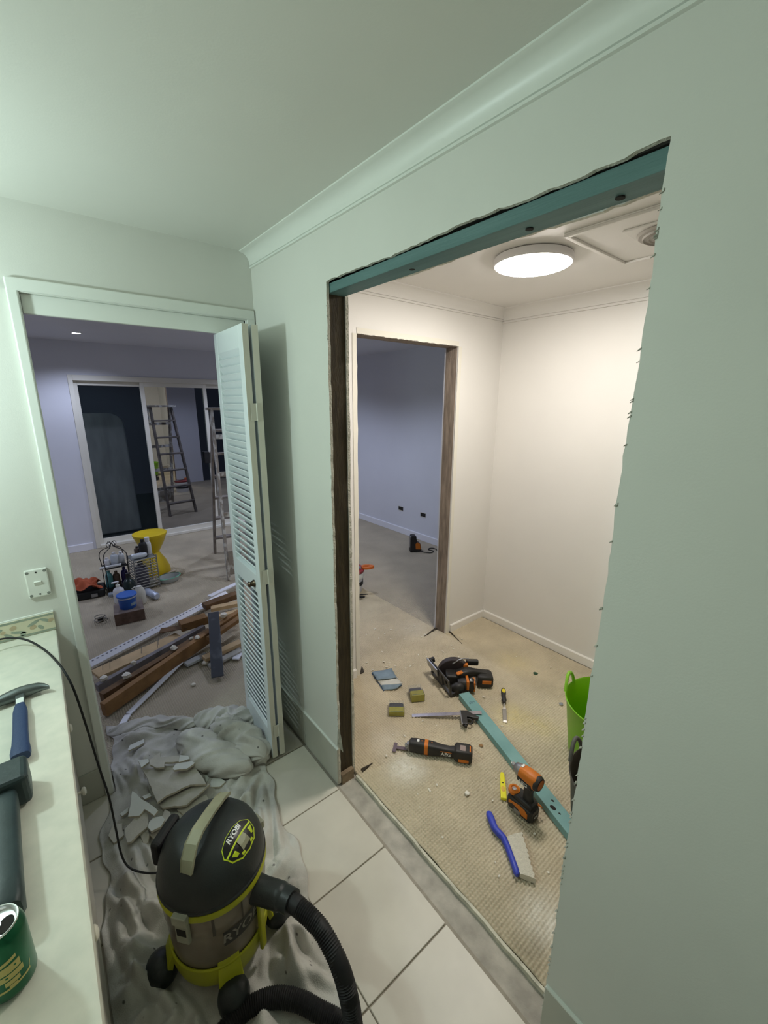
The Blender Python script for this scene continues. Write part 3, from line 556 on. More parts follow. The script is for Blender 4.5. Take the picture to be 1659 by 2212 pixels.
# ================================================================== wet and dry vacuum
m_blk = M('charcoal_plastic', (.022, .026, .026), .42, var=.25, vscale=9, bump=.06, bscale=160); m_lime = M('lime_yellow_plastic', (.42, .43, .015), .42, var=.12, vscale=10)
m_drum = M('smoky_dusty_drum', (.20, .165, .125), .35, var=.3, vscale=7, coat=.3); m_hand = M('olive_grey_handle', (.30, .30, .20), .45, var=.12, vscale=14); m_wht = M('white_print', (.85, .85, .82), .5)
m_ltc = M('grey_latch_plastic', (.34, .34, .26), .5, var=.15, vscale=20); m_limeb = M('lime_print', (.55, .68, .02), .45); m_rubb = M('black_rubber', (.012, .012, .013), .6, var=.3, vscale=20)
vc = thing('wet_dry_vacuum', 'black and lime drum vacuum cleaner with a dusty clear tank and long hose', 'vacuum', (VCX, VCY, .006))
def towards(u, v, z): p = F(u, v, z); return math.atan2(p.y-VCY, p.x-VCX)
MB().lathe([(.0001, .06), (.128, .06), (.136, .075), (.142, .16), (.146, .24), (.1475, .27), (.150, .275), (.150, .30), (.151, .345)], 48).build('drum', m_drum, vc, smooth=40)
CAST = (-1.72, -.30, 1.35, 3.0)
bs_ = MB().lathe([(.0001, .045), (.128, .045), (.139, .055), (.1465, .09), (.1485, .135), (.1425, .137), (.137, .12)], 48)
for a_ in CAST:                   # yellow shrouds over the casters
    bs_.loft([[(r_*math.cos(a_+t), r_*math.sin(a_+t), z) for t in (-.22, -.11, 0, .11, .22)]+[(r_*.9*math.cos(a_+t), r_*.9*math.sin(a_+t), z-.01) for t in (.22, 0, -.22)] for r_, z in ((.140, .150), (.148, .128), (.160, .095), (.172, .055))])
bs_.build('base', m_lime, vc, smooth=50, bevel=.006, seg=3)
for a_ in CAST:
    c_ = Vector((.183*math.cos(a_), .183*math.sin(a_), .036)); hz = MB()
    hz.lathe([(.0001, -.020), (.030, -.020), (.0355, -.012), (.0355, .012), (.030, .020), (.0001, .020)], 22, m=T(*c_) @ rotm(0, 0, a_+.9) @ rotm(math.pi/2))
    wh = hz.build('caster_wheel', m_rubb, vc, smooth=40)
    MB().lathe([(.044, .0), (.046, .03), (.040, .055), (.022, .068), (.0001, .071)], 18, m=T(c_.x*.97, c_.y*.97, .022)).build('caster_housing', m_blk, wh, smooth=50)
MB().lathe([(.1515, .338), (.1565, .342), (.1575, .356), (.1545, .362), (.150, .362)], 56).build('rim_ring', m_lime, vc, smooth=40)
dome = MB().lathe([(.151, .358), (.1545, .364), (.1535, .385), (.148, .415), (.137, .445), (.118, .470), (.088, .488), (.05, .497), (.0001, .499)], 56)
lid = dome.build('lid', m_blk, vc, smooth=40)
MB().lathe([(.1545, .3655), (.157, .369), (.157, .374), (.1535, .378)], 56).build('lid_lip', m_blk, lid, smooth=40)
# carry handle: a bent strap over the dome
h0, h1, h2 = F(484, 1722, .500), F(432, 1800, .545), F(402, 1893, .425)
def lo(p): return Vector(p)-Vector((VCX, VCY, 0))
hp = [F(488, 1716, .475), F(476, 1727, .515), F(452, 1760, .535), F(428, 1797, .545), F(414, 1828, .535), F(406, 1862, .512), F(403, 1891, .478)]
hp = [lo(p) for p in hp]; hb = MB(); rings = []
for i, p in enumerate(hp):
    t = (hp[min(i+1, len(hp)-1)]-hp[max(i-1, 0)]).normalized(); sd = Vector((t.y, -t.x, 0)).normalized(); up = sd.cross(t); up = up if up.z > 0 else -up
    w_, k = (.0165, .0165, .0165, .0175, .0185, .019, .0175)[i], .006
    rings.append([p-sd*w_+up*k, p-sd*(w_-.0025)+up*(k-.003), p+sd*(w_-.0025)+up*(k-.003), p+sd*w_+up*k, p+sd*w_-up*k, p-sd*w_-up*k])
hb.loft([[tuple(q) for q in r_] for r_ in rings]).build('carry_handle', m_hand, vc, smooth=25, bevel=.0015)
# badge on the dome
ba = towards(512, 1838, .43); bel = .80
Bm = Matrix.Rotation(ba, 4, 'Z') @ T(.098, 0, .4835) @ Matrix.Rotation(.52, 4, 'Y') @ Matrix.Rotation(math.pi/2, 4, 'Z')
def onto(p): return Bm @ Vector((p[0], p[1], 0))
def bulge(x, y):                                     # keep the print just above the dome
    q = Bm @ Vector((x, y, 0)); r = math.hypot(q.x, q.y); prof = [(.499, 0), (.497, .05), (.488, .088), (.470, .118), (.445, .137), (.415, .148), (.385, .1535)]
    rs = [p[1] for p in prof]; zs_ = [p[0] for p in prof]; return Vector((q.x, q.y, float(np.interp(r, rs, zs_))))
def patch(b, poly, off, mi=0, div=6):                # polygon draped on the dome
    c = (sum(p[0] for p in poly)/len(poly), sum(p[1] for p in poly)/len(poly)); n = len(poly); rings = []
    for k in range(div+1):
        s = k/div; rings.append([tuple(bulge(c[0]+(x-c[0])*s, c[1]+(y-c[1])*s)+Vector((0, 0, off))) for x, y in poly])
    b.loft(rings, mi, cap=False)
def dens(poly, n=4):
    o = []
    for i, p in enumerate(poly):
        q = poly[(i+1) % len(poly)]; o += [(p[0]+(q[0]-p[0])*k/n, p[1]+(q[1]-p[1])*k/n) for k in range(n)]
    return o
shield = [(-.062, .006), (-.050, .022), (-.02, .031), (.012, .031), (.040, .022), (.058, .006), (.052, -.020), (.030, -.036), (.0, -.041), (-.030, -.036), (-.054, -.018)]
big = [(x*1.05, y*1.06) for x, y in shield]
bb = MB(); patch(bb, dens(big), .0012, 0); bdg = bb.build('badge', m_limeb, lid, smooth=60, fix=False)
bb = MB(); patch(bb, dens(shield), .0018, 0); bb.build('badge_face', M('gloss_black_print', (.008, .008, .008), .3), bdg, smooth=60, fix=False)
bb = MB()
for poly in ([(-.060, .0), (.057, .0), (.056, -.005), (-.059, -.005)], [(-.050, -.012), (-.034, -.012), (-.030, -.026), (-.040, -.024)], [(.034, -.010), (.050, -.010), (.040, -.026), (.032, -.026)], [(-.026, -.030), (-.014, -.033), (-.014, -.038), (-.026, -.035)], [(.014, -.033), (.026, -.030), (.026, -.035), (.014, -.038)]):
    patch(bb, dens(poly), .0024, 0, 3)
bb.build('badge_stripes', m_limeb, bdg, fix=False)
bb = MB(); patch(bb, dens([(-.016, -.006), (.016, -.006), (.018, -.032), (-.018, -.032)]), .0045, 0, 3); bb.build('switch_guard', m_hand, bdg, fix=False)
lt = lettering('RYOBI', .021, m_wht, bdg, Matrix(), name='lettering', shear=.15, bold=.0006)
for v in lt.data.vertices: p = bulge(v.co.x-.002, v.co.y+.016); v.co = p+Vector((0, 0, .0030+v.co.z*.3))
# small white line of print left of the handle
pa = towards(395, 1790, .44)
b = MB()
for k in range(7): b.box(.122+k*0, .126, -.020+k*.006, -.016+k*.006, 0, .0006)
b.build('small_print', m_wht, lid).matrix_local = Matrix.Rotation(pa, 4, 'Z') @ T(-.02, 0, .486) @ Matrix.Rotation(.42, 4, 'Y')
# cord wrap boss, latches, hose port
ca = towards(352, 1810, .42); cb = MB()
cb.box(.135, .168, -.055, .055, .37, .455).build('cord_wrap', m_rubb, vc, bevel=.012, seg=3).rotation_euler.z = ca
for aa in (towards(392, 1985, .36), towards(575, 1830, .36)+.6):
    q = MB().box(.150, .170, -.022, .022, .345, .375).box(.150, .163, -.020, .020, .27, .345).build('latch', m_ltc, vc, bevel=.003); q.rotation_euler.z = aa
    MB().box(.1632, .1640, -.014, .014, .300, .325).build('latch_slot', m_dark, q)
da = towards(540, 2040, .2)
for a_, w_ in ((da-.55, .05), (da, .03), (da+.4, .05), (da-1.0, .03)):
    n = 5; b = MB(); b.grid([[((.1515)*math.cos(a_+w_*i/n), (.1515)*math.sin(a_+w_*i/n), z) for i in range(n+1)] for z in (.27, .335)]); b.build('tank_rib', M('dark_tank_rib', (.07, .06, .045), .5), vc, fix=False)
lt = lettering('RYOBI', .046, M('tank_print', (.52, .48, .42), .5), vc, Matrix(), name='tank_lettering', shear=.1, bold=.001)
ta = towards(560, 1990, .25)-.15
b = MB(); b.grid([[((r_+.0003)*math.cos(ta-.42+.84*i/10), (r_+.0003)*math.sin(ta-.42+.84*i/10), z) for i in range(11)] for r_, z in ((.1449, .205), (.1464, .24), (.1476, .262))]); b.build('tank_label', M('dark_tank_label', (.05, .045, .04), .5), vc, fix=False)
for v in lt.data.vertices:
    r_ = .1455+.03*0; a_ = ta+v.co.x/r_; zz_ = .232+v.co.y; rr = float(np.interp(zz_, [.16, .24, .27, .30], [.1424, .1464, .1479, .1504]))+.0006; v.co = Vector((rr*math.cos(a_), rr*math.sin(a_), zz_))
pa_ = towards(600, 1935, .30)
def pol(r, a, z): return (r*math.cos(a), r*math.sin(a), z)
MB().cyl(pol(.135, pa_, .295), pol(.185, pa_, .295), .040, .036, 20).build('hose_port', m_blk, vc, smooth=40)
MB().box(.148, .160, -.012, .012, .06, .30).build('front_rib', m_lime, vc, bevel=.004).rotation_euler.z = towards(585, 2000, .15)-.05
# hose: one corrugated tube that leaves the port, loops past the camera and comes back across the sheet
def resample(P, step):
    o = [P[0]]; acc = 0
    for a, b in zip(P[:-1], P[1:]):
        L_ = (b-a).length; 
        while acc+L_ >= step:
            t = (step-acc)/L_; a = a.lerp(b, t); o.append(a.copy()); L_ = (b-a).length; acc = 0
        acc += L_
    return o
VC0 = Vector((VCX, VCY, 0))
st = Vector(pol(.180, pa_, .295))+VC0
hp = [st, st+Vector((math.cos(pa_), math.sin(pa_), -.02))*.06, F(645, 1962, .30), F(694, 2012, .285), F(732, 2085, .245), F(752, 2150, .19), F(763, 2215, .125), F(768, 2290, .07), F(745, 2400, .045), F(790, 2420, .04), F(800, 2330, .034), F(745, 2225, .033), F(690, 2188, .036), F(640, 2163, .040), F(590, 2158, .040), F(540, 2178, .038), F(495, 2218, .036), F(440, 2290, .034), F(380, 2400, .034)]
c_ = resample(spline(hp), .0032)
MB().tube([tuple(p-VC0) for p in c_], [.0262 if i % 2 else .0232 for i in range(len(c_))], 14).build('hose', m_rubb, vc, smooth=80)
cuff = resample(spline(hp[:3], 20), .006)
MB().tube([tuple(p-VC0) for p in cuff[:16]], [.037 if i < 9 else .034 for i in range(len(cuff[:16]))], 18).build('hose_cuff', m_blk, vc, smooth=50)
# power lead from the worktop down to the vacuum
pw = [F(-60, 1394, .920), F(0, 1381, .910), F(30, 1378, .903), F(62, 1384, .894), F(95, 1403, .882), F(120, 1426, .872), F(140, 1452, .855), F(162, 1496, .79), F(190, 1580, .62), F(215, 1660, .46), F(235, 1720, .34), F(250, 1790, .22), F(262, 1845, .12), F(278, 1873, .075), F(305, 1884, .07), F(335, 1886, .09), F(352, 1880, .15), F(352, 1850, .30)]
cc = resample(spline(pw), .012)
tag(MB().tube([tuple(p) for p in cc], .0036, 8).build('power_lead', m_rubb, smooth=80), 'thin black power lead running over the worktop edge to the vacuum', 'cable')
# ================================================================== small room: ceiling fittings
lx, ly = INNER_LAMP
cl = thing('ceiling_light', 'round white ceiling light glowing in the small room', 'ceiling light', (lx, ly, CZ))
MB().lathe([(.0001, 0), (.158, 0), (.168, -.006), (.1705, -.022), (.1705, -.032), (.166, -.037), (.161, -.037)], 56).build('housing', M('white_lamp_housing', (.82, .80, .80), .4), cl, smooth=40)
MB().lathe([(.163, -.035), (.158, -.042), (.14, -.048), (.10, -.053), (.05, -.055), (.0001, -.056)], 56).build('diffuser', M('lit_diffuser', (.9, .9, .9), .5, emit=(1.0, .950, .885), estr=80.0), cl, smooth=60)
lc = MB()                                            # access hatch with a vent grille
hx0, hx1, hy0, hy1 = 1.70, 2.23, .46, 1.0
ht = thing('ceiling_hatch', 'square white ceiling access panel with a raised edge beside the round light', 'hatch', ((hx0+hx1)/2, (hy0+hy1)/2, CZ))
wx, wy = (hx1-hx0)/2, (hy1-hy0)/2
MB().box(-wx, wx, -wy, wy, -.006, 0).build('panel', m_warm, ht, bevel=.002)
for a in ((-wx, wx, -wy, -wy+.018), (-wx, wx, wy-.018, wy), (-wx, -wx+.018, -wy+.018, wy-.018), (wx-.018, wx, -wy+.018, wy-.018)):
    MB().box(*a, -.016, -.006).build('edge_strip', m_warm, ht, bevel=.002)
vg = thing('vent_grille', 'round grey-brown ceiling vent cut off by the opening edge', 'vent', (1.957, .705, CZ-.006))
MB().box(-.132, .132, -.132, .132, -.008, 0).build('base_plate', m_warm, vg, bevel=.003)
MB().lathe([(.0001, -.008), (.118, -.008), (.122, -.012), (.116, -.018), (.05, -.024), (.0001, -.024)], 40).build('cover', M('taupe_vent', (.40, .37, .33), .6), vg, smooth=30)
for r_ in (.10, .08, .06): MB().lathe([(r_-.004, -.018), (r_, -.0255), (r_+.004, -.018)], 40).build('ring', M('taupe_vent', (.40, .37, .33), .6), vg, smooth=30)
# ================================================================== tools on the carpet
CZT = .005                                           # top of the loops
m_bk = M('tool_black', (.022, .02, .018), .5, var=.2, vscale=30); m_or = M('tool_orange', (.62, .17, .012), .45, var=.06, vscale=12); m_gs = M('tool_grey_steel', (.32, .32, .33), .35, .8); m_lab = M('tool_label', (.32, .24, .22), .5)
def sq(t, p=.5): return math.copysign(abs(math.cos(t))**p, math.cos(t)), math.copysign(abs(math.sin(t))**p, math.sin(t))
def body(b, secs, mi=0, p=.55, n=20, m=None):        # sections along x: (x, cy, cz, half width, half height)
    b.loft([[(x, cy+w_*sq(2*math.pi*i/n, p)[0], cz+h*sq(2*math.pi*i/n, p)[1]) for i in range(n)] for x, cy, cz, w_, h in secs], mi, m); return b
# --- oscillating multi tool
A, B = F(848, 1606, .03), F(1020, 1632, .035)
mt = thing('multi_tool', 'black and orange oscillating multi tool lying left of the teal timber', 'power tool', (A.x, A.y, CZT), ang(A, B)); Lm = (B-A).length; s = Lm/.40
body(MB(), [(.085*s, 0, .034, .016, .020), (.092*s, 0, .036, .024, .030), (.12*s, 0, .037, .027, .031), (.165*s, 0, .036, .028, .030)]).build('gear_head', m_bk, mt, smooth=45)
body(MB(), [(.164*s, 0, .036, .0285, .031), (.182*s, 0, .036, .0285, .031)]).build('orange_band', m_or, mt, smooth=45)
body(MB(), [(.181*s, 0, .036, .028, .030), (.21*s, 0, .035, .027, .029), (.25*s, 0, .033, .022, .024), (.29*s, 0, .033, .021, .023), (.315*s, 0, .034, .025, .026)]).build('grip', m_bk, mt, smooth=45)
bt_ = body(MB(), [(.312*s, 0, .034, .026, .028), (.322*s, 0, .036, .036, .034), (.385*s, 0, .036, .037, .034), (.40*s, 0, .034, .030, .028)], p=.35).build('battery', m_bk, mt, smooth=35)
MB().box(.332*s, .384*s, -.0385, -.030, .012, .030).build('orange_side', m_or, bt_, bevel=.003); MB().box(.332*s, .384*s, .030, .0385, .012, .05).build('orange_side', m_or, bt_, bevel=.003)
MB().box(.34*s, .366*s, -.022, .012, .0695, .0705).build('rating_label', m_lab, bt_); MB().box(.372*s, .392*s, -.022, .02, .060, .0695).build('release_button', m_or, bt_, bevel=.003)
MB().cyl((.115*s, 0, .045), (.07*s, 0, .022), .013, .015, 14).cyl((.088*s, 0, .045), (.088*s, 0, .008), .015, n=14).build('spindle', m_gs, mt, smooth=40)
MB().box(.02*s, .10*s, -.010, .010, .004, .007).box(.004*s, .022*s, -.030, .030, .003, .006).build('saw_blade', M('dull_violet_steel', (.17, .13, .14), .5, .7), mt)
MB().box(.125*s, .137*s, -.008, .008, .066, .0695).build('lamp', m_wht, mt, bevel=.001)
for x_ in (.15, .20): MB().lathe([(.0001, 0), (.0035, 0), (.003, .0015), (.0001, .0015)], 8, m=T(x_*s, .004, .0655)).build('screw', m_or, mt)
lettering('AEG', .026, m_wht, mt, T(.272*s, -.0224, .030) @ Matrix.Rotation(math.pi/2, 4, 'X'), shear=0, bold=.0003)
MB().box(.245*s, .305*s, -.0218, -.018, .018, .042).build('brand_panel', m_bk, mt); MB().box(.235*s, .315*s, -.0222, -.018, .0425, .045).build('orange_seam', m_or, mt)
# --- circular saw lying on its side
A, B = F(945, 1488), F(1055, 1462); c = F(1000, 1478)
cs = thing('circular_saw', 'black and orange circular saw lying tipped at the end of the teal timber', 'power tool', (c.x, c.y, CZT), math.atan2(-.631, .775)-.05)
m_shoe = M('saw_shoe_grey', (.075, .07, .065), .45, .5)
tilt = T(-.145, 0, 0) @ rotm(0, -.22, .42)
sh = MB(); sh.box(-.008, .010, -.15, .11, 0, .018, 0, tilt).box(-.004, .004, -.15, .11, .105, .123, 0, tilt).box(-.004, .004, -.15, -.128, .018, .105, 0, tilt).box(-.004, .004, .085, .11, .018, .105, 0, tilt).box(-.006, .008, -.05, .045, .018, .105, 0, tilt)
sh.build('shoe', m_shoe, cs, bevel=.002); MB().box(-.018, -.008, -.02, .115, .07, .124, 0, tilt).build('shoe_lip', m_gs, cs, bevel=.002)
MB().box(.004, .030, -.15, -.12, .0, .022, 0, tilt).build('shoe_bracket', m_bk, cs, bevel=.003); MB().box(.004, .030, .09, .11, .09, .12, 0, tilt).build('shoe_bracket', m_bk, cs, bevel=.003)
gd = MB(); n = 20                                     # blade guard: half disc, thick
arc = [(-.035+.100*math.cos(t), .094*math.sin(t)) for t in [math.pi*(1.08*i/n-.04) for i in range(n+1)]]+[(-.11, -.02), (.07, -.02)]
gd.prism(arc, -.020, .020, m=T(-.025, .045, .062) @ rotm(math.pi/2, 0, 0) @ rotm(0, 0, .15)); gd.build('blade_guard', M('dark_violet_guard', (.045, .035, .036), .45), cs, bevel=.006)
MB().lathe([(.0001, -.001), (.078, -.001), (.078, .001), (.0001, .001)], 40, m=T(-.06, .04, .058) @ rotm(math.pi/2)).build('saw_blade', m_gs, cs)
body(MB(), [(-.045, -.070, .045, .026, .030), (-.02, -.072, .045, .034, .040), (.02, -.072, .045, .035, .040), (.055, -.072, .045, .034, .038), (.062, -.072, .045, .026, .030)], p=.8).build('motor', m_bk, cs, smooth=45)
MB().box(.005, .022, -.108, -.038, .030, .0895).build('motor_band', m_or, cs, bevel=.004); MB().box(.050, .060, -.106, -.045, .02, .082).build('motor_band', m_or, cs, bevel=.004)
lb = MB().box(.026, .046, -.102, -.060, .084, .0875).build('motor_label', m_bk, cs, bevel=.001); MB().box(.030, .033, -.095, -.068, .0876, .0882).box(.037, .040, -.095, -.068, .0876, .0882).build('label_print', m_wht, lb)
body(MB(), [(-.05, -.01, .06, .03, .035), (-.01, -.01, .075, .034, .034), (.03, -.005, .085, .03, .03), (.06, .0, .085, .022, .022), (.11, .01, .075, .020, .020), (.15, .01, .060, .026, .026)]).build('grip', m_bk, cs, smooth=45)
MB().box(-.055, .02, -.028, -.002, .098, .1085, 0, rotm(0, -.1, .5)).build('orange_shell', m_or, cs, bevel=.004); MB().box(.0, .03, .02, .05, .10, .122).build('orange_lever', m_or, cs, bevel=.004)
bt_ = body(MB(), [(.085, .0, .045, .040, .034), (.10, .0, .045, .048, .040), (.165, .0, .043, .048, .040), (.18, .0, .042, .040, .032)], p=.35).build('battery', m_bk, cs, smooth=35)
MB().box(.11, .168, -.0495, -.042, .035, .060).build('orange_side', m_or, bt_, bevel=.003)
MB().tube([(-.07, .02, .125), (-.03, .03, .150), (.0, .04, .155), (.035, .045, .150)], .0045, 8).build('rip_lever', m_gs, cs, smooth=60)
body(MB(), [(-.085, -.095, .035, .016, .018), (-.06, -.098, .038, .030, .033), (-.03, -.098, .040, .032, .036), (-.012, -.095, .04, .022, .026)], p=.9).build('front_knob', m_bk, cs, smooth=50)
MB().box(-.115, -.03, -.05, .03, .02, .085).build('inner_housing', m_bk, cs, bevel=.01); MB().box(.02, .10, .045, .075, .10, .135).build('dust_port', m_bk, cs, bevel=.008)
# --- teal timber on the floor
a0, a1 = F(1002, 1496, .040), F(1245, 1800, .040)
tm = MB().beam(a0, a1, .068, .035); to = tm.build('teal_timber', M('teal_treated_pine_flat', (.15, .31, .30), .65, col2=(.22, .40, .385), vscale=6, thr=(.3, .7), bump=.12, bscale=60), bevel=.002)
tag(to, 'length of teal treated timber lying on the carpet', 'timber')
dv_ = (a1-a0).normalized(); nv_ = Vector((-dv_.y, dv_.x, 0)); rzt = math.atan2(dv_.y, dv_.x)
m_stamp = M('timber_ink', (.06, .13, .15), .7)
for f_, t_ in ((.10, 'OEM 12'), (.66, 'OEM M')):
    p = a0.lerp(a1, f_); lettering('H2F' if f_ < .5 else 'SEM', .024, m_stamp, to, T(p.x, p.y, .0402) @ Matrix.Rotation(rzt-math.pi/2+.1, 4, 'Z'), depth=.0002, name='ink_stamp')
for f_, o_, r_ in ((.865, -.012, .010), (.835, .010, .005), (.90, -.004, .004)):
    p = a0.lerp(a1, f_)+nv_*o_; MB().lathe([(.0001, 0), (r_, 0), (r_*.8, .0006), (.0001, .0006)], 12, m=T(p.x, p.y, .0400), sy=1.4).build('knot', m_dark, to)
# --- combination square: blade rests on the timber
A, B = F(890, 1545, .010), F(1041, 1540, .046); sqr = thing('combination_square', 'steel combination square with a black head across the teal timber', 'square', (A.x, A.y, CZT), ang(A, B)); Ls = math.hypot(B.x-A.x, B.y-A.y)
sl_ = math.atan2(.041, Ls)
ru = MB().box(0, Ls, -.0125, .0125, -.001, .001, 0, T(0, 0, .003) @ rotm(0, -sl_, 0)).build('rule', M('brushed_rule_steel', (.46, .42, .44), .35, .85, var=.1, vscale=40), sqr, bevel=.0004, seg=1)
tk = MB()
for k in range(58): tk.box(.01+k*.005, .0106+k*.005, .0125-(.006 if k % 2 else .009), .0122, .0011, .0014, 0, T(0, 0, .003) @ rotm(0, -sl_, 0))
tk.build('graduations', M('etched_grey', (.15, .14, .16), .6), ru)['kind'] = 'stuff'
hx = Ls*.70; hz_ = .003+hx*math.tan(sl_)
h_ = MB(); h_.prism([(hx, .018), (hx, -.085), (hx+.028, -.085), (hx+.030, -.03), (hx+.095, -.040), (hx+.098, -.030), (hx+.035, .018)], hz_-.012, hz_+.008); hdq = h_.build('head', M('black_cast_head', (.025, .024, .023), .4), sqr, bevel=.002)
MB().box(hx-.005, hx, -.088, .016, hz_-.012, hz_+.009).build('fence', m_gs, hdq, bevel=.001)
MB().tube([(hx+.04+.018*math.cos(t), -.055+.018*math.sin(t), hz_-.004) for t in [i*math.pi/8-1.9 for i in range(13)]], .0045, 8).build('finger_loop', m_bk, hdq, smooth=60)
MB().cyl((hx+.016, -.072, hz_-.004), (hx+.016, -.098, hz_-.004), .008, n=14).build('lock_nut', m_bk, hdq)
# --- chisel
A, B = F(1087, 1491, .012), F(1091, 1561, .004); ch = thing('chisel', 'wood chisel with a black and yellow handle right of the teal timber', 'chisel', (A.x, A.y, CZT), ang(A, B)); Lc = (B-A).length; s = Lc/.28
MB().lathe([(.0001, 0), (.011, .002), (.0145, .012), (.0155, .04), (.0125, .062), (.0135, .085), (.0155, .105), (.012, .118), (.0085, .125), (.0085, .135)], 18, m=T(0, 0, .0155) @ rotm(0, math.pi/2) @ Matrix.Scale(s, 4)).build('handle', m_bk, ch, smooth=45)
MB().lathe([(.0001, .0), (.011, 0), (.010, .0015), (.0001, .002)], 16, m=T(.036*s, 0, .0300) @ Matrix.Scale(1.7, 4, (1, 0, 0))).build('yellow_badge', M('yellow_badge', (.75, .60, .03), .4), ch, smooth=40)
MB().loft([[(x, -w_, z-.002), (x, w_, z-.002), (x, w_*.8, z+t_), (x, -w_*.8, z+t_)] for x, w_, z, t_ in ((.13*s, .005, .014, .006), (.165*s, .005, .011, .005), (.18*s, .0125, .009, .003), (.27*s, .0125, .004, .002), (.28*s, .0125, .002, -.0015))]).build('blade', M('bright_steel', (.42, .40, .38), .3, .9), ch, bevel=.0006, seg=1)
# --- knife
A, B = F(1084, 1671, .01), F(1088, 1728, .01); kn = thing('utility_knife', 'bright yellow plastic utility knife lying left of the impact driver', 'knife', (A.x, A.y, CZT), ang(A, B)); Lk_ = (B-A).length
m_ye = M('bright_yellow_plastic', (.80, .72, .02), .4)
pts = [(0, .006), (.01, .0105), (.04, .0125), (.08, .0135), (Lk_, .0135), (Lk_, -.0135), (.08, -.0125), (.045, -.0115), (.012, -.010), (0, -.006)]
kb = MB().prism(pts, .0, .016).build('body', m_ye, kn, bevel=.004, seg=2)
MB().lathe([(.0001, 0), (.0095, 0), (.0085, .0012), (.0001, .0014)], 20, m=T(Lk_*.66, 0, .0158) @ Matrix.Scale(1.7, 4, (1, 0, 0))).build('thumb_pad', M('amber_pad', (.72, .44, .06), .5), kb, smooth=40)
MB().box(Lk_*.42, Lk_*.45, -.0045, .0045, .0155, .0168).build('slider_slot', m_dark, kb)
# --- impact driver standing on its battery
b0 = F(1124, 1752, .0); nose = F(1103, 1651, .185); rear = F(1160, 1697, .185); da_ = ang(rear, nose)
idr = thing('impact_driver', 'black and orange cordless impact driver standing on its battery', 'power tool', (1.405, .752, CZT), da_)
bt_ = body(MB(), [(-.062, 0, .034, .024, .026), (-.052, 0, .034, .034, .031), (.045, 0, .034, .035, .031), (.062, 0, .032, .028, .026)], p=.35).build('battery', m_bk, idr, smooth=35)
for sy in (-1, 1):
    MB().prism([(-.045, .045), (-.045, .022), (-.018, .020), (.0, .036), (.03, .040), (.05, .030), (.05, .048), (.0, .058), (-.03, .056)], sy*.030-.0065, sy*.030+.0065, m=rotm(math.pi/2)).build('orange_side', m_or, bt_, bevel=.002)
    MB().box(-.012, .020, sy*.0365-.001, sy*.0365+.001, .010, .030).build('grey_panel', m_gs, bt_)
MB().box(-.0635, -.062, -.015, .015, .018, .040).build('rear_label', m_bk, bt_); lettering('AEG', .014, m_wht, bt_, T(-.0638, 0, .029) @ Matrix.Rotation(-math.pi/2, 4, 'Z') @ Matrix.Rotation(math.pi/2, 4, 'X'))
ft = body(MB(), [(-.052, 0, .072, .026, .012), (-.03, 0, .075, .029, .015), (.03, 0, .073, .028, .013), (.052, 0, .070, .022, .010)], p=.45).build('foot', m_bk, idr, smooth=45)
MB().lathe([(.0001, 0), (.026, 0), (.025, .012), (.015, .017), (.012, .012), (.0001, .011)], 20, m=T(.046, .006, .076)).build('orange_bezel', m_or, ft, smooth=35); MB().lathe([(.0001, 0), (.011, 0), (.009, .003), (.0001, .004)], 16, m=T(.046, .006, .087)).build('lens', m_gs, ft)
gr = MB(); gr.loft([[(cx_+lx_*sq(2*math.pi*i/16, .7)[0], w_*sq(2*math.pi*i/16, .7)[1], z) for i in range(16)] for z, cx_, lx_, w_ in ((.075, -.022, .026, .018), (.095, -.020, .021, .016), (.12, -.018, .020, .0155), (.145, -.020, .021, .016), (.165, -.022, .026, .018))]); gr = gr.build('grip', m_bk, idr, smooth=60)
MB().box(-.002, .012, -.007, .007, .118, .150, 0, rotm(0, -.1)).build('trigger', m_bk, idr, bevel=.004); MB().box(.0, .002, -.0155, -.0150, .08, .15).build('seam', m_or, gr)
hl = body(MB(), [(-.072, 0, .190, .026, .027), (-.058, 0, .190, .0325, .034), (.0, 0, .190, .033, .034), (.040, 0, .188, .030, .031)], p=.7).build('housing', m_or, idr, smooth=40)
body(MB(), [(-.045, 0, .168, .0335, .017), (.0, 0, .168, .0342, .018), (.042, 0, .170, .031, .016)], p=.4).build('side_panel', m_bk, idr, smooth=40)
MB().lathe([(.025, -.080), (.030, -.078), (.0345, -.066), (.0355, -.056), (.033, -.054)], 24, m=T(0, 0, .190) @ rotm(0, math.pi/2)).build('end_ring', m_bk, idr, smooth=40); MB().lathe([(.0001, -.079), (.024, -.079), (.026, -.074)], 20, m=T(0, 0, .190) @ rotm(0, math.pi/2)).build('end_cap', m_or, idr)
MB().lathe([(.030, .038), (.0295, .050), (.022, .078), (.012, .086), (.011, .100), (.0085, .102), (.0001, .102)], 24, m=T(0, 0, .188) @ rotm(0, math.pi/2)).build('nose_cone', m_gs, idr, smooth=40); MB().cyl((.10, 0, .188), (.110, 0, .188), .005, n=8).build('chuck_tip', m_al, idr)
MB().box(.028, .040, -.010, .010, .2185, .2235).build('top_mark', m_wht, hl, bevel=.001)
lettering('AEG', .023, m_wht, idr, T(.0, .0345, .166) @ Matrix.Rotation(math.pi, 4, 'Z') @ Matrix.Rotation(math.pi/2, 4, 'X'), bold=.0004)
MB().tube([(-.055, -.025, .068), (-.065, -.040, .055), (-.05, -.046, .05), (-.03, -.040, .055)], .0025, 6).build('belt_hook', m_or, idr, smooth=60)
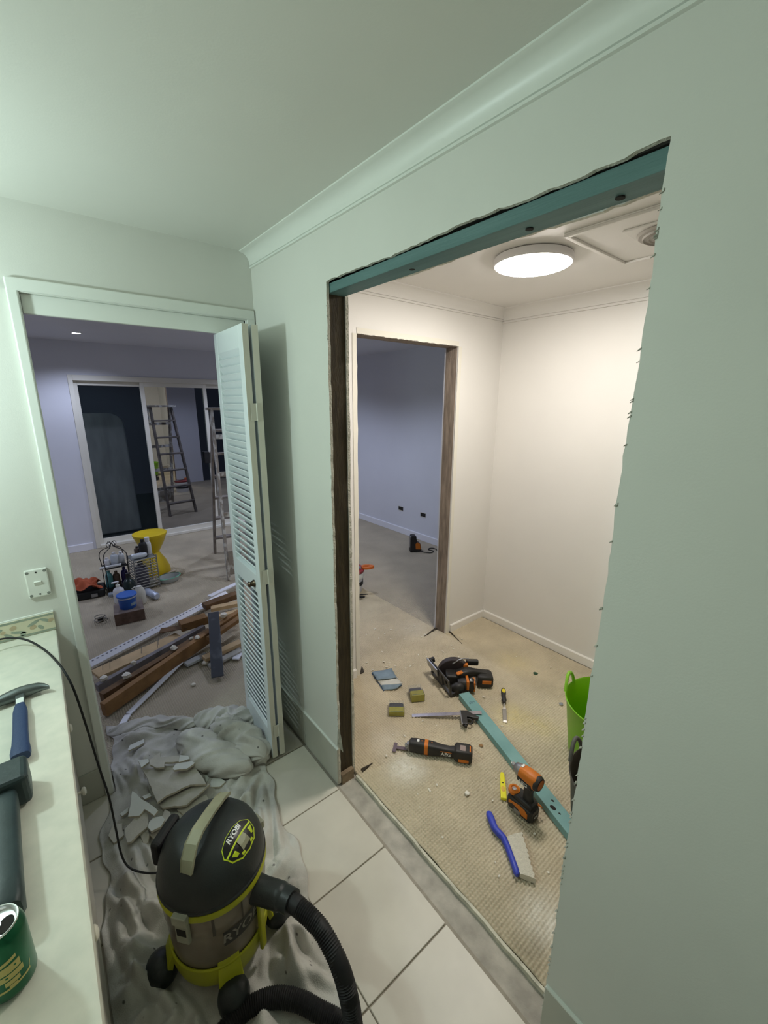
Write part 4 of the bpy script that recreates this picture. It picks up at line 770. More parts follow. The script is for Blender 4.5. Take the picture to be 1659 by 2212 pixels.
for ch_ in idr.children:
    if ch_.name.split('.')[0] in ('housing', 'side_panel', 'end_ring', 'end_cap', 'nose_cone', 'chuck_tip'): ch_.scale = (.78, .92, .94); ch_.location = (-.008, 0, .190*.06+.010)
    if ch_.name.split('.')[0] == 'lettering': ch_.location = (ch_.location.x-.006, ch_.location.y*.93, ch_.location.z*.94+.0214)
    if ch_.name.split('.')[0] == 'grip': ch_.scale.z = 1.06; ch_.location.z = -.004
# --- dust brush
A, B = F(1052, 1758, .018), F(1119, 1893, .020); br = thing('dust_brush', 'blue plastic dust brush with pale bristles on the carpet', 'brush', (A.x, A.y, CZT), ang(A, B)); Lb = (B-A).length
m_blu = M('royal_blue_plastic', (.035, .06, .48), .4)
W = [(0, .004, .008), (.008, .004, .0125), (.03, .004, .014), (.06, .0, .0135), (Lb*.30, .0, .012), (Lb*.38, .008, .013), (Lb*.45, .015, .011), (Lb*.6, .013, .0105), (Lb*.8, .006, .0105), (Lb*.95, .0, .011), (Lb, -.002, .007)]
MB().loft([[(x, cy+w_*sq(2*math.pi*i/14, .6)[0], .020+.014*sq(2*math.pi*i/14, .6)[1]*(1 if 0 < k < len(W)-1 else .6)) for i in range(14)] for k, (x, cy, w_) in enumerate(W)]).build('handle', m_blu, br, smooth=50)
bw = MB(); x0b, x1b = Lb*.46, Lb*.97; n = 30
m_bris = M('cream_bristles', (.72, .68, .56), .8, var=.2, vscale=40, stretch=(30, 1.5, 30), bump=.5, bscale=20)
Ri = Matrix.Rotation(-ang(A, B), 4, 'Z')
def LB(u, v, z): p = Ri @ (F(u, v, z)-Vector((A.x, A.y, 0))); return Vector((p.x, p.y, z-CZT))
b0_, b1_, t0_, t1_ = LB(1094, 1812, .02), LB(1123, 1893, .02), LB(1127, 1801, .02), LB(1156, 1903, .02)
rows = []
for k in range(n+1):
    a_, c_ = b0_.lerp(b1_, k/n), t0_.lerp(t1_, k/n); c_ = c_+Vector((.003*math.sin(k*2.1), .003*math.sin(k*1.7), 0))
    rows.append([(a_.x, a_.y, .010), (a_.x, a_.y, .028), (a_.x*.5+c_.x*.5, a_.y*.5+c_.y*.5, .029), (c_.x, c_.y, .024), (c_.x, c_.y, .001), (a_.x*.5+c_.x*.5, a_.y*.5+c_.y*.5, .002)])
bw.loft(rows)
bw.build('bristles', m_bris, br, smooth=30)
ds_ = MB()
for k in range(16): x_ = x0b+(x1b-x0b)*(k+.5)/16; ds_.cyl((x_, .012-(k/16)*.016, .022), (x_+.001, .030-(k/16)*.018, .022), .0048, .003, 6)
ds_.build('tuft_sockets', m_blu, br)['kind'] = 'stuff'
# --- folded abrasive sheet, two clear boxes
q = [F(u, v, .012) for u, v in ((804, 1450), (846, 1443), (858, 1464), (870, 1474), (862, 1484), (828, 1489), (815, 1475))]; c = sum(q, Vector())/len(q)
fs = thing('folded_sheet', 'blue-grey folded abrasive sheet lying near the stripped doorway', 'sheet', (c.x, c.y, CZT)); m_bp = M('blue_grey_paper', (.20, .27, .32), .6, var=.12, vscale=25); m_bk2 = M('white_creased_paper', (.62, .60, .52), .5)
Lp = [tuple(p-c) for p in q]
def quad(b, pts, n=6, amp=.002, mi=0):
    P0, P1, P2, P3 = [Vector(p) for p in pts]; b.grid([[tuple(P0.lerp(P1, j/n).lerp(P3.lerp(P2, j/n), i/n)+Vector((0, 0, amp*math.sin(i*2.1+j*1.3)))) for j in range(n+1)] for i in range(n+1)], mi)
U = lambda u, v, z: tuple(F(u, v, z)-c)
b = MB(); quad(b, [U(804, 1450, .024), U(846, 1442, .026), U(857, 1462, .034), U(815, 1467, .032)]); b.build('upper_flap', m_bp, fs, solid=.003, smooth=60, fix=False)
b = MB(); quad(b, [U(815, 1468, .022), U(857, 1463, .026), U(870, 1474, .034), U(824, 1479, .022)], amp=.004); b.build('creased_middle', m_bk2, fs, solid=.003, smooth=60, fix=False)
b = MB(); quad(b, [U(824, 1478, .026), U(869, 1475, .034), U(856, 1486, .022), U(828, 1489, .016)]); b.build('lower_flap', m_bp, fs, solid=.003, smooth=60, fix=False)
b = MB(); quad(b, [U(803, 1453, .011), U(846, 1446, .011), U(868, 1480, .011), U(828, 1491, .011)], amp=.001); b.build('backing', M('deep_blue_paper', (.06, .12, .24), .6), fs, solid=.014, fix=False)
m_clr = M('clear_box_plastic', (.9, .92, .92), .06, trans=.95, ior=1.15); m_card = M('olive_yellow_card', (.50, .45, .05), .55, var=.12, vscale=30); m_insert = M('dark_blades', (.06, .06, .08), .4)
def clear_box(u, v, rz, lx_, ly_, h, label, tiltx=0):
    p = F(u, v); t = thing('clear_blade_box', label, 'box', (p.x, p.y, CZT), rz, 'clear boxes on the carpet')
    MB().box(-lx_/2, lx_/2, -ly_/2, ly_/2, .001, h).build('case', m_clr, t, bevel=.003)
    MB().box(-lx_/2+.004, lx_/2-.004, -ly_/2+.004, -ly_*.02, .003, h-.004).build('yellow_card', m_card, t)
    MB().box(-lx_/2+.005, lx_/2-.005, -ly_*.02, ly_/2-.012, .003, h*.7).build('blades', m_insert, t, bevel=.006)
    MB().box(-lx_/2+.008, lx_/2-.008, -ly_/2+.010, -ly_/2+.013, h-.0038, h-.003).build('card_print', m_stamp, t)
    return t
vrz = math.atan2(-.631, .775)
clear_box(899, 1507, vrz+.18, .082, .098, .050, 'clear plastic blade box with yellow card, tipped nearer the circular saw')
clear_box(856, 1537, vrz, .090, .100, .032, 'clear plastic blade box with yellow card, the one above the multi tool')
# --- two flexible tubs
def tub(c, r1, r0, h, mat, mat2, label, hr, items=None):
    t = thing('flexible_tub', label, 'tub', (*c, CZT), hr)
    MB().lathe([(.0001, .003), (r0-.006, .003), (r0, .012), (r0+(r1-r0)*.5, h*.5), (r1, h-.006), (r1+.006, h), (r1+.002, h+.003), (r1-.003, h-.004), (r0+(r1-r0)*.5-.004, h*.5), (r0-.004, .012), (.0001, .008)], 56).build('bowl', mat, t, smooth=50)
    for s_ in (0, math.pi):
        pth = [((r1+.004+.004*math.sin(k/10*math.pi))*math.cos(s_+a_), (r1+.004+.004*math.sin(k/10*math.pi))*math.sin(s_+a_), h-.004+.075*math.sin(k/10*math.pi)**.7) for k, a_ in enumerate([-.26+.052*k for k in range(11)])]
        MB().tube(pth, .0085, 10, sx=1.0).build('handle', mat2, t, smooth=60)
    return t
m_gr = M('lime_green_plastic', (.19, .47, .004), .38); m_gr2 = M('lime_green_rim', (.24, .52, .03), .38); m_gy = M('dark_olive_plastic', (.05, .045, .032), .5); m_gy2 = M('grey_olive_plastic', (.10, .10, .085), .5)
tub((1.985, .655), .215, .175, .315, m_gr, m_gr2, 'lime green flexible tub standing half behind the opening edge', math.atan2(.75, -.10))
tub((1.555, .435), .19, .155, .315, m_gy, m_gy2, 'dark olive tub in front of the lime green tub', math.atan2(.75, -.02))
# --- crumbs, leaf, plaster bits on the carpet
m_crumb = M('plaster_crumb', (.78, .74, .64), .9); m_gb = M('dark_green_scrap', (.02, .07, .03), .6); m_wc = M('brown_wood_chip', (.30, .17, .07), .8)
def crumb(u, v, r_, mat, name, label, cat, seed, grp=None, flat=.6, z=.004):
    rr = random.Random(seed); p = F(u, v, z); b = MB(); n = 7; k = 4
    b.loft([[(r_*math.sin(math.pi*(i+.3)/(k+.6))*rr.uniform(.7, 1.3)*math.cos(2*math.pi*j/n), r_*math.sin(math.pi*(i+.3)/(k+.6))*rr.uniform(.7, 1.3)*math.sin(2*math.pi*j/n), r_*flat*(1-math.cos(math.pi*(i+.3)/(k+.6)))) for j in range(n)] for i in range(k+1)])
    o = b.build(name, mat, smooth=30); o.location = (p.x, p.y, z); return tag(o, label, cat, grp)
crumb(1009, 1716, .013, m_crumb, 'plaster_chunk', 'white plaster chunk on the carpet below the multi tool', 'plaster', 1, flat=.5)
crumb(1039, 1611, .010, m_wc, 'wood_chip', 'brown wood chip between the multi tool and the teal timber', 'wood chip', 2, flat=.4)
crumb(1157, 1456, .015, m_gb, 'green_scrap', 'dark green scrap on the carpet near the far skirting', 'scrap', 3, flat=.3)
crumb(1212, 1522, .012, M('grey_scrap', (.25, .27, .29), .6), 'grey_scrap', 'small grey scrap against the left of the green tub', 'scrap', 4, flat=.5)
rc = random.Random(4)
cr = MB()
for k in range(110):
    u, v = (rc.uniform(790, 1000), rc.uniform(1335, 1450)) if k < 60 else (rc.uniform(800, 1230), rc.uniform(1400, 1950))
    p = F(u, v, .006); r_ = rc.uniform(.0012, .0042); a_ = rc.uniform(0, 3.1); l_ = rc.uniform(1, 2.2)
    if not (.97 < p.x < 2.66 and p.y < 1.97) and not (1.45 < p.x < 2.2 and p.y < 2.6): continue
    cr.box(-r_*l_, r_*l_, -r_, r_, 0, r_, 0, T(p.x, p.y, p.z) @ rotm(rc.uniform(-.4, .4), rc.uniform(-.4, .4), a_))
co = cr.build('plaster_crumbs', m_crumb); co['kind'] = 'stuff'; co['label'] = 'tiny plaster crumbs scattered over the carpet'; co['category'] = 'plaster crumbs'
# --- carpet cuts at the stripped doorway and the opening
m_cut = M('carpet_backing', (.05, .04, .028), .95)
for tri in ([(944, 1352), (950, 1354), (917, 1374)], [(957, 1352), (966, 1356), (998, 1390)], [(777, 1455), (782, 1438), (787, 1451)], [(780, 1660), (806, 1647), (784, 1666)]):
    q_ = [F(u, v, .0085) for u, v in tri]; b = MB(); b.add([tuple(p) for p in q_]+[(p.x, p.y, .0) for p in q_], [(0, 1, 2), (0, 3, 4, 1), (1, 4, 5, 2), (2, 5, 3, 0)]); b.build('carpet_cut', m_cut, cf)
# ================================================================== living room: glazed sliding door
m_alf = M('cream_aluminium_frame', (.78, .76, .69), .4, .1); 
m_glass = bpy.data.materials.new('night_glass'); m_glass.use_nodes = True; nt = m_glass.node_tree
for nd in list(nt.nodes): nt.nodes.remove(nd)
go = nt.nodes.new('ShaderNodeOutputMaterial'); gm = nt.nodes.new('ShaderNodeMixShader'); gt = nt.nodes.new('ShaderNodeBsdfTransparent'); gg = nt.nodes.new('ShaderNodeBsdfGlossy')
gg.inputs['Roughness'].default_value = .0; gg.inputs['Color'].default_value = (.85, .85, .9, 1); gt.inputs[0].default_value = (.55, .6, .6, 1); gm.inputs[0].default_value = .42
nt.links.new(gt.outputs[0], gm.inputs[1]); nt.links.new(gg.outputs[0], gm.inputs[2]); nt.links.new(gm.outputs[0], go.inputs[0])
wd = group_root('window_1')
MB().box(GX0, GX0+.045, GY-.045, GY+.06, 0, GZ).build('outer_frame', m_alf, wd, bevel=.003); MB().box(GX0+.045, GX1-.045, GY-.044, GY+.06, GZ-.06, GZ).build('outer_frame', m_alf, wd, bevel=.003)
MB().box(GX1-.045, GX1, GY-.045, GY+.06, 0, GZ).build('outer_frame', m_alf, wd, bevel=.003); MB().box(GX0+.045, GX1-.045, GY-.055, GY+.06, 0, .035).build('sill_track', m_alf, wd, bevel=.003)
m_dull = bpy.data.materials.new('unreflecting_pane'); m_dull.use_nodes = True; nt = m_dull.node_tree  # added dark see-through pane that keeps room reflections out of the left sash
for nd in list(nt.nodes): nt.nodes.remove(nd)
go = nt.nodes.new('ShaderNodeOutputMaterial'); gm = nt.nodes.new('ShaderNodeMixShader'); gt = nt.nodes.new('ShaderNodeBsdfTransparent'); gg = nt.nodes.new('ShaderNodeBsdfDiffuse')
gg.inputs['Color'].default_value = (.02, .03, .035, 1); gm.inputs[0].default_value = .30
nt.links.new(gt.outputs[0], gm.inputs[1]); nt.links.new(gg.outputs[0], gm.inputs[2]); nt.links.new(gm.outputs[0], go.inputs[0])
def sash(x0, x1, y, pm=None):
    f = MB()
    for a in ((x0, x0+.045, .035, GZ-.06), (x1-.045, x1, .035, GZ-.06), (x0+.045, x1-.045, .035, .095), (x0+.045, x1-.045, GZ-.11, GZ-.06)): f.box(a[0], a[1], y-.018, y+.018, a[2], a[3])
    o = f.build('sash', m_alf, wd, bevel=.003); MB().box(x0+.04, x1-.04, y-.003, y+.003, .09, GZ-.105).build('pane', pm or m_glass, o); return o
sash(GX0+.04, 1.115, GY+.030, m_dull); s2_ = sash(1.065, 1.84, GY-.012); sash(1.80, GX1-.04, GY+.030)
for xa, xb in ((1.725, 1.79), (1.812, 1.842)): MB().box(xa, xb, GY-.075, GY-.0335, .93, 1.08).build('door_pull', m_rubb, s2_, bevel=.003)
# outside: paving and a pale rounded panel added in place of a hazy reflection
struct(MB().box(-3, 5, GY+.12, 9.5, -.12, -.06).build('paving', M('dark_paving', (.05, .055, .055), .9)))
pn = MB(); n = 8; w_, h_, r_ = .66, 1.64, .16; pts = []
for cx_, cy_, a0_ in ((w_-r_, h_-r_, 0), (r_, h_-r_, math.pi/2)): pts += [(cx_+r_*math.cos(a0_+i*math.pi/2/n), cy_+r_*math.sin(a0_+i*math.pi/2/n)) for i in range(n+1)]
pts += [(0, 0), (w_, 0)]
po = pn.prism(pts, 0, .12, m=T(.32, GY+.80, -.055) @ rotm(math.pi/2-.16)).build('reflection_panel', M('pale_reflection_panel', (.42, .45, .46), .5, var=.2, vscale=3, stretch=(3, 3, .6)), bevel=.02, seg=3)
tag(po, 'large pale round-cornered panel added behind the left pane in place of a hazy reflection', 'panel')
lamp('added_panel_lamp', 'POINT', (-1.3, 6.7, 1.9), 34.0, (.80, .95, 1.0), .15)  # added lamp out of view, brightens the panel behind the left pane
# --- downlight in view
m_dl = M('lit_downlight', (.9, .9, .9), .5, emit=(.80, .85, 1.0), estr=14.0)
for (x, y), lab in (((.455, 5.27), 'small round downlight glowing in the dim living room ceiling'),):
    t = thing('downlight', lab, 'downlight', (x, y, CZ)); MB().lathe([(.036, 0), (.05, 0), (.05, -.005), (.038, -.007)], 32).build('trim_ring', m_trim, t, smooth=30); MB().lathe([(.0001, -.004), (.037, -.004), (.037, -.002)], 32).build('lens', m_dl, t)
# --- socket holes in the far right wall
for (u, v), lab in (((866, 1098), 'square cable hole cut in the cool grey wall, the left one'), ((914, 1112), 'square cable hole cut in the cool grey wall, the right one')):
    p = ONX(u, v, GX); t = thing('cable_hole', lab, 'wall hole', (GX, p.y, p.z)); MB().box(-.004, 0, -.045, .045, -.025, .025).build('dark_opening', m_dark, t); MB().box(-.006, -.003, -.050, .050, .024, .029).box(-.006, -.003, -.050, .050, -.029, -.024).build('cut_edge', m_gyp, t)
# --- step ladder
m_lad = M('paint_spattered_timber', (.30, .27, .23), .8, col2=(.62, .62, .58), vscale=22, thr=(.48, .60), stretch=(1, 1, .5), detail=6); m_lad2 = M('weathered_grey_timber', (.20, .175, .155), .85, var=.3, vscale=14)
ld = thing('step_ladder', 'old paint-spattered wooden step ladder half behind the louvre door', 'ladder', (1.575, 4.50, 0), -.16)
TOPZ = 1.66
def rail(x, y0, xt, yt, mat): return MB().beam((x, y0, 0), (xt, yt, TOPZ), .026, .062, up=(0, 1, 0)).build('rail', mat, ld, bevel=.003)
for s_ in (-1, 1): rail(s_*.205, .45, s_*.155, .06, m_lad2); rail(s_*.215, -.47, s_*.165, -.02, m_lad)
for k in range(6):
    f_ = (k+.75)/6.6; x_ = .205-.05*f_; y_ = .45-.39*f_; MB().box(-x_, x_, y_-.055, y_+.035, f_*TOPZ-.010, f_*TOPZ+.012).build('tread', m_lad2, ld, bevel=.002)
for f_ in (.14, .38, .62, .84): x_ = .215-.05*f_; y_ = -.47+.45*f_; MB().box(-x_, x_, y_-.012, y_+.012, f_*TOPZ-.022, f_*TOPZ+.022).build('cross_bar', m_lad, ld, bevel=.002)
MB().box(-.20, .20, -.06, .12, TOPZ-.005, TOPZ+.022).build('top_platform', m_lad, ld, bevel=.003); MB().box(-.20, .20, -.485, -.468, .05, .30).build('spattered_board', m_lad, ld, bevel=.003)
MB().tube([(-.15, .0, TOPZ-.02), (-.175, -.02, TOPZ-.10), (-.165, -.02, TOPZ-.22), (-.15, 0, TOPZ-.26)], .008, 6).build('rope_loop', m_trim, ld, smooth=60)
# --- yellow stool
p = F(335, 1238); st_ = thing('hourglass_stool', 'yellow hourglass plastic stool in front of the glazed door', 'stool', (.752, 4.735, 0)); m_sy = M('yellow_stool_plastic', (.62, .45, .01), .4)
MB().lathe([(.150, 0), (.152, .02), (.145, .06), (.120, .13), (.085, .19), (.066, .225), (.085, .262), (.122, .33), (.150, .40), (.160, .425), (.158, .432), (.14, .428), (.0001, .426)], 48).build('body', m_sy, st_, smooth=50)
MB().lathe([(.1, .4275), (.152, .434), (.158, .432), (.150, .426)], 48).build('seat_rim', m_sy, st_, smooth=50)
# --- brown box with blue tub on it
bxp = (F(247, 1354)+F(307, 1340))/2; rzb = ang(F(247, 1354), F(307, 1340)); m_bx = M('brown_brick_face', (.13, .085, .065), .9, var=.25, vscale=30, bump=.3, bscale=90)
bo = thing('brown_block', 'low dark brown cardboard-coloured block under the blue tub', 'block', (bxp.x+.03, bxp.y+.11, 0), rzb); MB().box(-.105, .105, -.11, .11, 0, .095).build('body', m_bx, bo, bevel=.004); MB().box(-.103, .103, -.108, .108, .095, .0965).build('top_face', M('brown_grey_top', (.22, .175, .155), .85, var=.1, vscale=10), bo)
m_blc = M('blue_tub_plastic', (.02, .10, .42), .4, var=.1, vscale=20); m_bll = M('blue_lid_plastic', (.03, .13, .50), .4); m_milk = M('milky_plastic', (.62, .64, .66), .4)
bt2 = thing('blue_tub', 'blue wipes tub with a blue lid standing on the brown block', 'tub', (bxp.x+.028, bxp.y+.105, .0965))
MB().lathe([(.0001, 0), (.058, 0), (.060, .004), (.066, .09), (.067, .095)], 36).build('body', m_blc, bt2, smooth=40); MB().lathe([(.066, .090), (.0705, .092), (.0715, .104), (.066, .108)], 36).build('collar', m_milk, bt2, smooth=40); MB().lathe([(.0735, .103), (.0740, .114), (.070, .118), (.0001, .119)], 36).build('lid', m_bll, bt2, smooth=40)
b = MB(); aa = math.atan2(-bt2.location.y, -bt2.location.x)
for k in range(6): a_ = aa+.35+.12*k; b.add([(.0632*math.cos(a_+d_), .0632*math.sin(a_+d_), .028+z) for d_, z in ((0, 0), (.12, 0), (.12, .038), (0, .038))], [(0, 1, 2, 3)])
b.build('faded_label', M('faded_label', (.30, .38, .42), .6), bt2, fix=False)
# --- bottles
def bottle(u, v, prof, mat, label, cat='bottle', name='bottle', cap=None, capm=None, z=0.0, lying=None, n=24, sx=1):
    p = F(u, v, z); t = thing(name, label, cat, (p.x, p.y, z)); mm = Matrix()
    if lying is not None: mm = T(0, 0, max(r for r, _ in prof)) @ Matrix.Rotation(lying, 4, 'Z') @ rotm(0, math.pi/2)
    MB().lathe(prof, n, m=mm, sx=sx).build('body', mat, t, smooth=45)
    if cap: MB().lathe(cap, 16, m=mm).build('cap', capm or m_trim, t, smooth=45)
    return t
m_wp = M('white_bottle_plastic', (.70, .71, .74), .4); m_cl = M('clear_bottle', (.55, .60, .66), .25, alpha=1.0); m_dkb = M('dark_green_bottle', (.012, .025, .022), .3); m_nav = M('navy_bottle', (.015, .012, .10), .35)
pb = bottle(260, 1300, [(.0001, 0), (.042, 0), (.045, .01), (.045, .10), (.038, .125), (.018, .14), (.014, .15)], m_wp, 'white pump bottle standing behind the blue tub', cap=[(.016, .148), (.016, .165), (.006, .168), (.005, .19), (.0001, .19)])
MB().box(-.045, .012, -.008, .008, .186, .198).build('pump_spout', m_wp, pb, bevel=.004)
bottle(283, 1290, [(.0001, 0), (.05, 0), (.052, .01), (.052, .14), (.035, .17), (.017, .185), (.015, .21)], m_dkb, 'dark glass bottle standing behind the white pump bottle', cap=[(.018, .205), (.018, .235), (.0001, .237)], capm=m_rubb)
wb = bottle(305, 1303, [(.0001, 0), (.040, 0), (.046, .012), (.047, .10), (.036, .14), (.022, .155), (.021, .165), (.0001, .166)], M('cream_jug_plastic', (.60, .60, .55), .5), 'cream plastic jug with a cut top right of the blue tub', 'jug', 'jug')
MB().tube([(-.035, 0, .12), (-.05, 0, .155), (-.03, 0, .165), (-.02, 0, .15)], .007, 8).build('handle', M('cream_jug_plastic'), wb, smooth=60)
bottle(318, 1284, [(.0001, 0), (.031, 0), (.032, .004), (.032, .17), (.026, .182), (.0245, .19), (.0001, .191)], M('pale_blue_can', (.45, .50, .62), .35, .3, var=.15, vscale=20), 'pale blue spray can lying beside the cream jug', 'spray can', 'spray_can', cap=[(.0001, -.004), (.028, -.004), (.029, .002)], capm=m_gs, lying=ang(F(318, 1284), F(343, 1297)))
bottle(294, 1289, [(.0001, 0), (.022, 0), (.024, .006), (.024, .07), (.016, .085), (.0001, .086)], m_wp, 'short white bottle between the dark bottle and the cream jug')
bottle(243, 1287, [(.0001, 0), (.030, 0), (.032, .005), (.032, .028), (.0001, .03)], M('grey_jar', (.38, .44, .50), .4), 'small grey jar left of the white pump bottle', 'jar', 'jar')
# --- black wire caddy with two shelves
cp = F(257, 1273); cd = thing('wire_caddy', 'black wire bathroom caddy with a scrolled top handle', 'caddy', (cp.x, cp.y+.03, 0), .1); m_wire = M('black_wire', (.018, .018, .018), .45, .4)
hw, hd_ = .090, .075
for sx_ in (-1, 1):
    for sy_ in (-1, 1):
        MB().tube([tuple(p) for p in spline([(sx_*hw, sy_*hd_, 0), (sx_*hw, sy_*hd_, .24), (sx_*hw*1.08, sy_*hd_*1.05, .33), (sx_*hw*.85, sy_*hd_*.8, .385), (sx_*.02, sy_*.015, .42), (sx_*.006, sy_*.005, .45)], 6)], .0036, 6).build('upright', m_wire, cd, smooth=60)
for z in (.035, .235):
    MB().tube([(-hw, -hd_, z), (hw, -hd_, z), (hw, hd_, z), (-hw, hd_, z), (-hw, -hd_, z)], .004, 6).build('shelf_frame', m_wire, cd)
    MB().box(-hw, hw, -hd_, hd_, z-.004, z).build('shelf', m_wire, cd)
for a_ in range(4):
    q_ = Matrix.Rotation(a_*math.pi/2+.4, 4, 'Z'); MB().tube([tuple(q_ @ Vector((.004+.022*(1-math.cos(t)), 0, .45+.022*math.sin(t)))) for t in [i*.55 for i in range(11)]], .003, 6).build('scroll', m_wire, cd, smooth=60)
def on(root, dx, dy, z): return (root.location.x+dx, root.location.y+dy, z)
def small(name, loc, prof, mat, label, cat, cap=None, lying=None, capm=None):
    t = thing(name, label, cat, loc); mm = Matrix() if lying is None else T(0, 0, max(r for r, _ in prof)) @ Matrix.Rotation(lying, 4, 'Z') @ rotm(0, math.pi/2)
    MB().lathe(prof, 18, m=mm).build('body', mat, t, smooth=45)
    if cap: MB().lathe(cap, 14, m=mm).build('cap', capm or m_wp, t, smooth=45)
    return t
BP = lambda r_, h: [(.0001, 0), (r_*.95, 0), (r_, .004), (r_, h*.68), (r_*.8, h*.8), (r_*.4, h*.86), (r_*.38, h*.92)]
CPp = lambda r_, h: [(r_*.45, h*.9), (r_*.45, h), (.0001, h*1.005)]
for dx, dy, r_, h, mat, lab in ((.005, 0, .032, .13, m_cl, 'clear bottle in the middle of the caddy top shelf'), (-.055, .01, .026, .085, m_wp, 'short white bottle at the left of the caddy top shelf'), (.062, .015, .028, .12, m_milk, 'pale square-shouldered bottle at the right of the caddy top shelf')):
    small('bottle', on(cd, dx, dy, .235), BP(r_, h), mat, lab, 'bottle', CPp(r_, h))
small('tube', on(cd, -.125, -.072, .240), [(.0001, 0), (.012, 0), (.013, .004), (.012, .17), (.0001, .172)], m_milk, 'pale tube lying across the front of the caddy top shelf', 'tube', lying=0.05)
for dx, dy, r_, h, mat, lab in ((-.06, 0, .030, .16, M('teal_bottle', (.10, .28, .30), .4), 'teal bottle at the left of the caddy lower shelf'), (.0, .01, .030, .14, M('brown_bottle', (.10, .07, .05), .4), 'brown bottle in the middle of the caddy lower shelf'), (.066, -.01, .030, .17, m_nav, 'navy bottle at the right of the caddy lower shelf')):
    small('bottle', on(cd, dx, dy, .035), BP(r_, h), mat, lab, 'bottle', CPp(r_, h), capm=mat)
# --- grey wire rack
rp_ = F(306, 1273); rk = thing('wire_rack', 'grey wire basket rack crowded with bottles beside the black caddy', 'rack', (rp_.x+.045, rp_.y+.05, 0), .12); m_gw = M('grey_wire', (.30, .31, .31), .4, .6)
rw, rd = .098, .10
for sx_ in (-1, 1):
    for sy_ in (-1, 1): MB().cyl((sx_*rw, sy_*rd, 0), (sx_*rw, sy_*rd, .33), .005, n=8).build('upright', m_gw, rk)
for k in range(11):
    z = .03+k*.028; MB().tube([(-rw, -rd, z), (rw, -rd, z), (rw, rd, z), (-rw, rd, z), (-rw, -rd, z)], .0038, 6).build('wire_band', m_gw, rk)
for z in (.02, .31): MB().box(-rw, rw, -rd, rd, z-.003, z).build('shelf', m_gw, rk)
small('bottle', on(rk, .02, -.02, .31), BP(.036, .17), m_rubb, 'black trigger bottle standing on the grey wire rack', 'bottle', CPp(.036, .17), capm=m_rubb)
small('bottle', on(rk, .07, .04, .31), BP(.03, .15), m_milk, 'white-capped bottle behind the black one on the rack', 'bottle', [(.02, .13), (.022, .165), (.0001, .166)])
small('bottle', on(rk, -.02, .05, .31), BP(.028, .09), M('brown_bottle'), 'small brown bottle at the back of the rack top', 'bottle', CPp(.028, .09), capm=m_rubb)
small('bottle', on(rk, -.09, -.06, .312), [(.0001, 0), (.024, 0), (.026, .01), (.026, .11), (.014, .13), (.0001, .132)], m_cl, 'clear bottle lying on top of the grey rack', 'bottle', lying=.1)
small('bottle', on(rk, -.02, -.0, .02), BP(.06, .24), M('dark_grey_bottle', (.10, .10, .13), .4), 'large dark bottle inside the grey wire rack', 'bottle', CPp(.05, .24), capm=m_rubb)  # one even dark grey for the bottle inside the rack
# --- clear food container with a green rim, paintbrush, cloth on case, plug
p = F(345, 1258); t = thing('food_container', 'clear container with a green rim right of the wire rack', 'container', (p.x+.085, p.y-.02, 0), .3); MB().lathe([(.0001, 0), (.065, 0), (.07, .005), (.082, .05), (.079, .05), (.067, .008), (.0001, .006)], 32, sx=1.3).build('tray', M('cloudy_clear', (.42, .46, .46), .3), t, smooth=40); MB().lathe([(.080, .049), (.087, .052), (.080, .055)], 32, sx=1.3).build('rim', M('green_rim', (.10, .42, .25), .4), t, smooth=40)
A, B = F(355, 1243, .01), F(379, 1231, .01); t = thing('paintbrush', 'paintbrush with a pale handle lying by the yellow stool', 'paintbrush', (A.x, A.y, 0), ang(A, B)); Lq = (B-A).length
MB().loft([[(x, w_*c1, .010+.008*c2) for c1, c2 in ((-1, -1), (1, -1), (1, 1), (-1, 1))] for x, w_ in ((Lq*.35, .016), (Lq*.5, .010), (Lq*.9, .012), (Lq, .008))]).build('handle', M('pale_wood', (.58, .50, .40), .6), t, bevel=.003); MB().box(Lq*.22, Lq*.36, -.024, .024, .002, .018).build('ferrule', m_gs, t); MB().box(-.01, Lq*.22, -.026, .026, .002, .018).build('bristles', M('reddish_bristle', (.22, .10, .08), .8), t, bevel=.004)
p = F(196, 1290); cs2 = thing('tool_case', 'black plastic tool case half hidden by the doorway, under the orange cloth', 'case', (p.x-.035, p.y+.06, 0), ang(F(178, 1300), F(228, 1290))); MB().box(-.17, .155, -.10, .10, 0, .07).build('body', m_rubb, cs2, bevel=.012, seg=3); MB().box(.05, .10, -.108, -.10, .012, .045).build('latch', m_gs, cs2, bevel=.003)
oc = MB(); ox, oy = cs2.location.x-.03, cs2.location.y; n = 30; rows = []
for i in range(n+1):
    rows.append([])
    for j_ in range(n+1):
        u_, v_ = i/n*2-1, j_/n*2-1; h = .078+.075*max(0, 1-(u_*.8)**2-(v_*.7)**2)+.018*math.sin(u_*7+v_*3+1)+.012*math.sin(v_*9-u_*4)
        edge_ = max(abs(u_), abs(v_)); h = h-.0*edge_; rows[-1].append((ox+u_*(.15+.02*math.sin(v_*5)), oy+v_*(.10+.02*math.sin(u_*4)), max(.074, h)))
oc.grid(rows); tag(oc.build('orange_cloth', M('orange_cloth', (.42, .10, .045), .9, var=.15, vscale=12), smooth=180, solid=.003, fix=False), 'crumpled orange cloth lying on the black tool case', 'cloth')
p = F(218, 1342); t = thing('coiled_plug', 'small dark plug with a coil of pale cord on the carpet', 'plug', (p.x, p.y, 0)); MB().tube([(.045*math.cos(a_)*(1-.02*a_), .05*math.sin(a_), .006+.004*a_) for a_ in [i*.35 for i in range(36)]], .004, 6).build('cord', M('pale_cord', (.30, .28, .24), .7), t, smooth=60); MB().box(-.02, .02, -.015, .015, .004, .034).build('plug', m_rubb, t, bevel=.005)
A, B = F(238, 1330, .004), F(252, 1322, .004)
